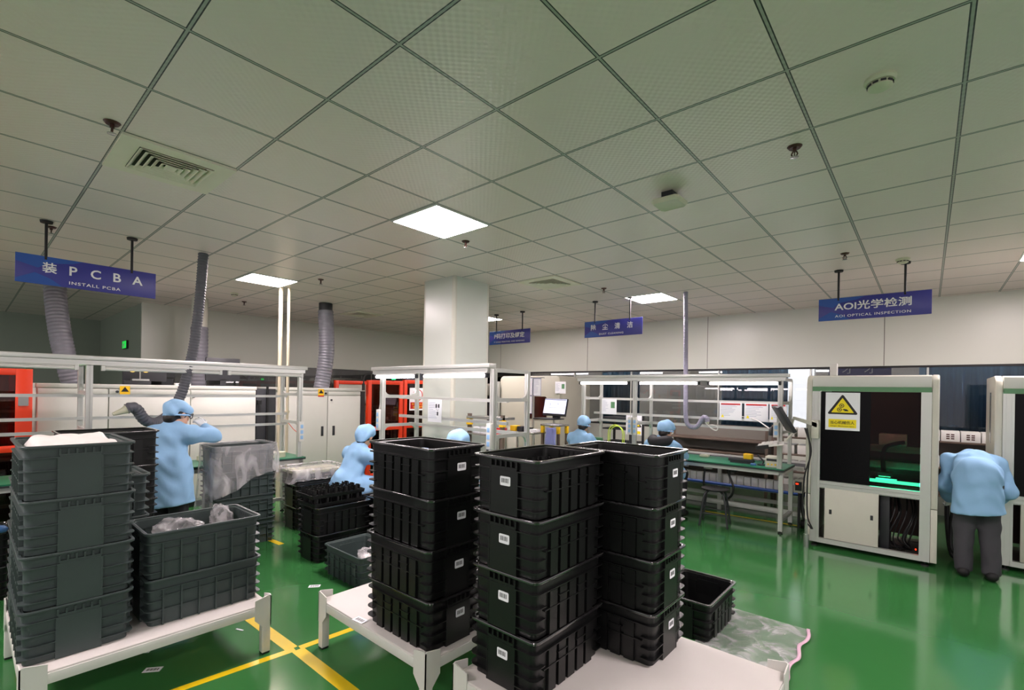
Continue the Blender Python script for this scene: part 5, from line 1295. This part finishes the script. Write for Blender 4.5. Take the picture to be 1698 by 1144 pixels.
def seated(sh, lean=0.0, turn=0.0, hz=.84):
    st = math.sin(turn); 
    return dict(pelvis=(0, 0, sh+.10), chest=(0, .06+lean, sh+.44), neck=(0, .085+lean*1.15, sh+.53), head=(.01+st*.03, .125+lean*1.3, sh+.645), face=(st, math.cos(turn), -.35), up=(0, .2, 1),
        shL=(-.165, .06+lean, sh+.445), shR=(.165, .06+lean, sh+.445), elL=(-.235, .17+lean, .86), elR=(.235, .17+lean, .86), wrL=(-.09, .39, hz), wrR=(.10, .40, hz),
        hipL=(-.09, 0, sh+.085), hipR=(.09, 0, sh+.085), knL=(-.12, .40, sh+.07), knR=(.12, .40, sh+.07), anL=(-.12, .34, .10), anR=(.12, .36, .10), toe=(0, 1, 0))
def seat_skirt(sh):
    return [((0, -.03, sh+.12), (0, -.05, sh-.06), .17, .19, ((0, 1, 0), 1.35)), ((-.09, .02, sh+.10), (-.12, .24, sh+.09), .125, .12), ((.09, .02, sh+.10), (.12, .24, sh+.09), .125, .12)]
def seat_hem(sh): return [((0, 0, sh-.10), (0, .1, -1)), ((0, .33, 0), (0, 1, 0))]
# standing worker at the left bench
J = dict(pelvis=(0, 0, .86), chest=(0, .03, 1.17), neck=(0, .05, 1.27), head=(.02, .09, 1.375), face=(.35, .90, -.30), up=(0, .15, 1), shL=(-.165, .03, 1.19), shR=(.165, .05, 1.195),
         elL=(-.24, .19, 1.02), elR=(.255, .24, 1.165), wrL=(-.07, .36, 1.16), wrR=(.10, .35, 1.245), hipL=(-.09, 0, .80), hipR=(.09, 0, .80), knL=(-.09, .02, .43), knR=(.09, .02, .43), anL=(-.10, -.01, .095), anR=(.10, -.01, .095), toe=(0, 1, 0), pnR=(0, .5, -1), hdR=(-.6, .1, .55))
t, H, R = person((-5.31, 1.275, 0), math.radians(41), 'person standing at the left bench with raised right arm, seen from behind, dark glasses', J, [((0, 0, .54), (.10, 0, -1))], [((0, 0, .88), (0, -.01, .50),   .20, .225, ((0, 1, 0), 1.25))], dict(seed=1))
b = MB()
for s in (-1, 1):
    b.tube([H((s*.082, .0, .012)), H((s*.070, .085, .012))], .004, 8); b.tube(smoothpath([H((s*.066, .093, .028)), H((s*.012, .112, .026)), H((s*.014, .114, -.008)), H((s*.055, .1, -.012)), H((s*.066, .093, .028))], 4), .004, 8)
b.tube([H((-.012, .112, .02)), H((.012, .112, .02))], .004, 8); b.build('glasses', M['dark'], t, smooth=60)
person((-4.84, 2.80, 0), math.radians(4), 'seated person bent over the bench left of the pillar, cap pulled over the neck', seated(.46, .10, -.35), seat_hem(.46), seat_skirt(.46), dict(seed=2, tail=True))
person((-3.30, 2.83, 0), math.radians(-4), 'seated person whose capped head shows between the middle stack and the nearest stack', seated(.50, .07, -.25), seat_hem(.50), seat_skirt(.50), dict(seed=3))
person((-3.89, 5.92, 0), math.radians(-8), 'left seated person at the far bench holding a green board', seated(.52, .05, -.45, .90), seat_hem(.52), seat_skirt(.52), dict(seed=4))
o = MB().at((-3.78, 6.35, .93), .3, .5).box(-.09, .09, -.004, .004, -.05, .05).build('circuit_board', M['green_strip'], bevel=.001); tag(o, 'green circuit board held up by the left person at the far bench', 'circuit board')
t, H, R = person((-2.62, 5.94, 0), math.radians(-6), 'right seated person at the far bench with a black hood over the collar', seated(.52, .03, .0, .83), seat_hem(.52), seat_skirt(.52), dict(seed=5))
q = [(.105*math.cos(a_), .055+.115*math.sin(a_), 1.015+.035*abs(math.cos(a_))) for a_ in [PI+PI*k/10 for k in range(-1, 12)]]
hd = [cap(q[k], q[k+1], .042) for k in range(len(q)-1)]
sdf_obj('hood', hd, M['trousers'], t, .010, .06, (), .004, 2)
# bending worker between the inspection machines
J = dict(pelvis=(0, -.06, .93), chest=(0, .30, 1.045), neck=(0, .41, 1.0), head=(0, .50, .915), face=(0, .45, -1), up=(0, 1, .35), shL=(-.16, .31, 1.03), shR=(.16, .31, 1.03), chestfwd=(0, .25, -1),
         elL=(-.20, .25, .78), elR=(.225, .25, .78), wrL=(-.17, .42, .62), wrR=(.17, .42, .62), hipL=(-.08, -.05, .86), hipR=(.08, -.05, .86), knL=(-.085, -.02, .47), knR=(.085, .0, .47), anL=(-.09, -.05, .095), anR=(.10, -.05, .095), toe=(0, 1, 0), pnL=(0, 1, -.5), pnR=(0, 1, -.5))
person((.36, 6.22, 0), math.radians(2), 'person bending forward between the two inspection machines, seen from behind in charcoal trousers', J, [((0, 0, .60), (.12, 0, -1))], [((0, -.06, .95), (0, -.06, .55), .165, .188, ((0, 1, 0), 1.1)), ((0, .15, 1.0), (0, .02, .92), .16, .16)], dict(seed=6, tr='trousers_g', w=.9))
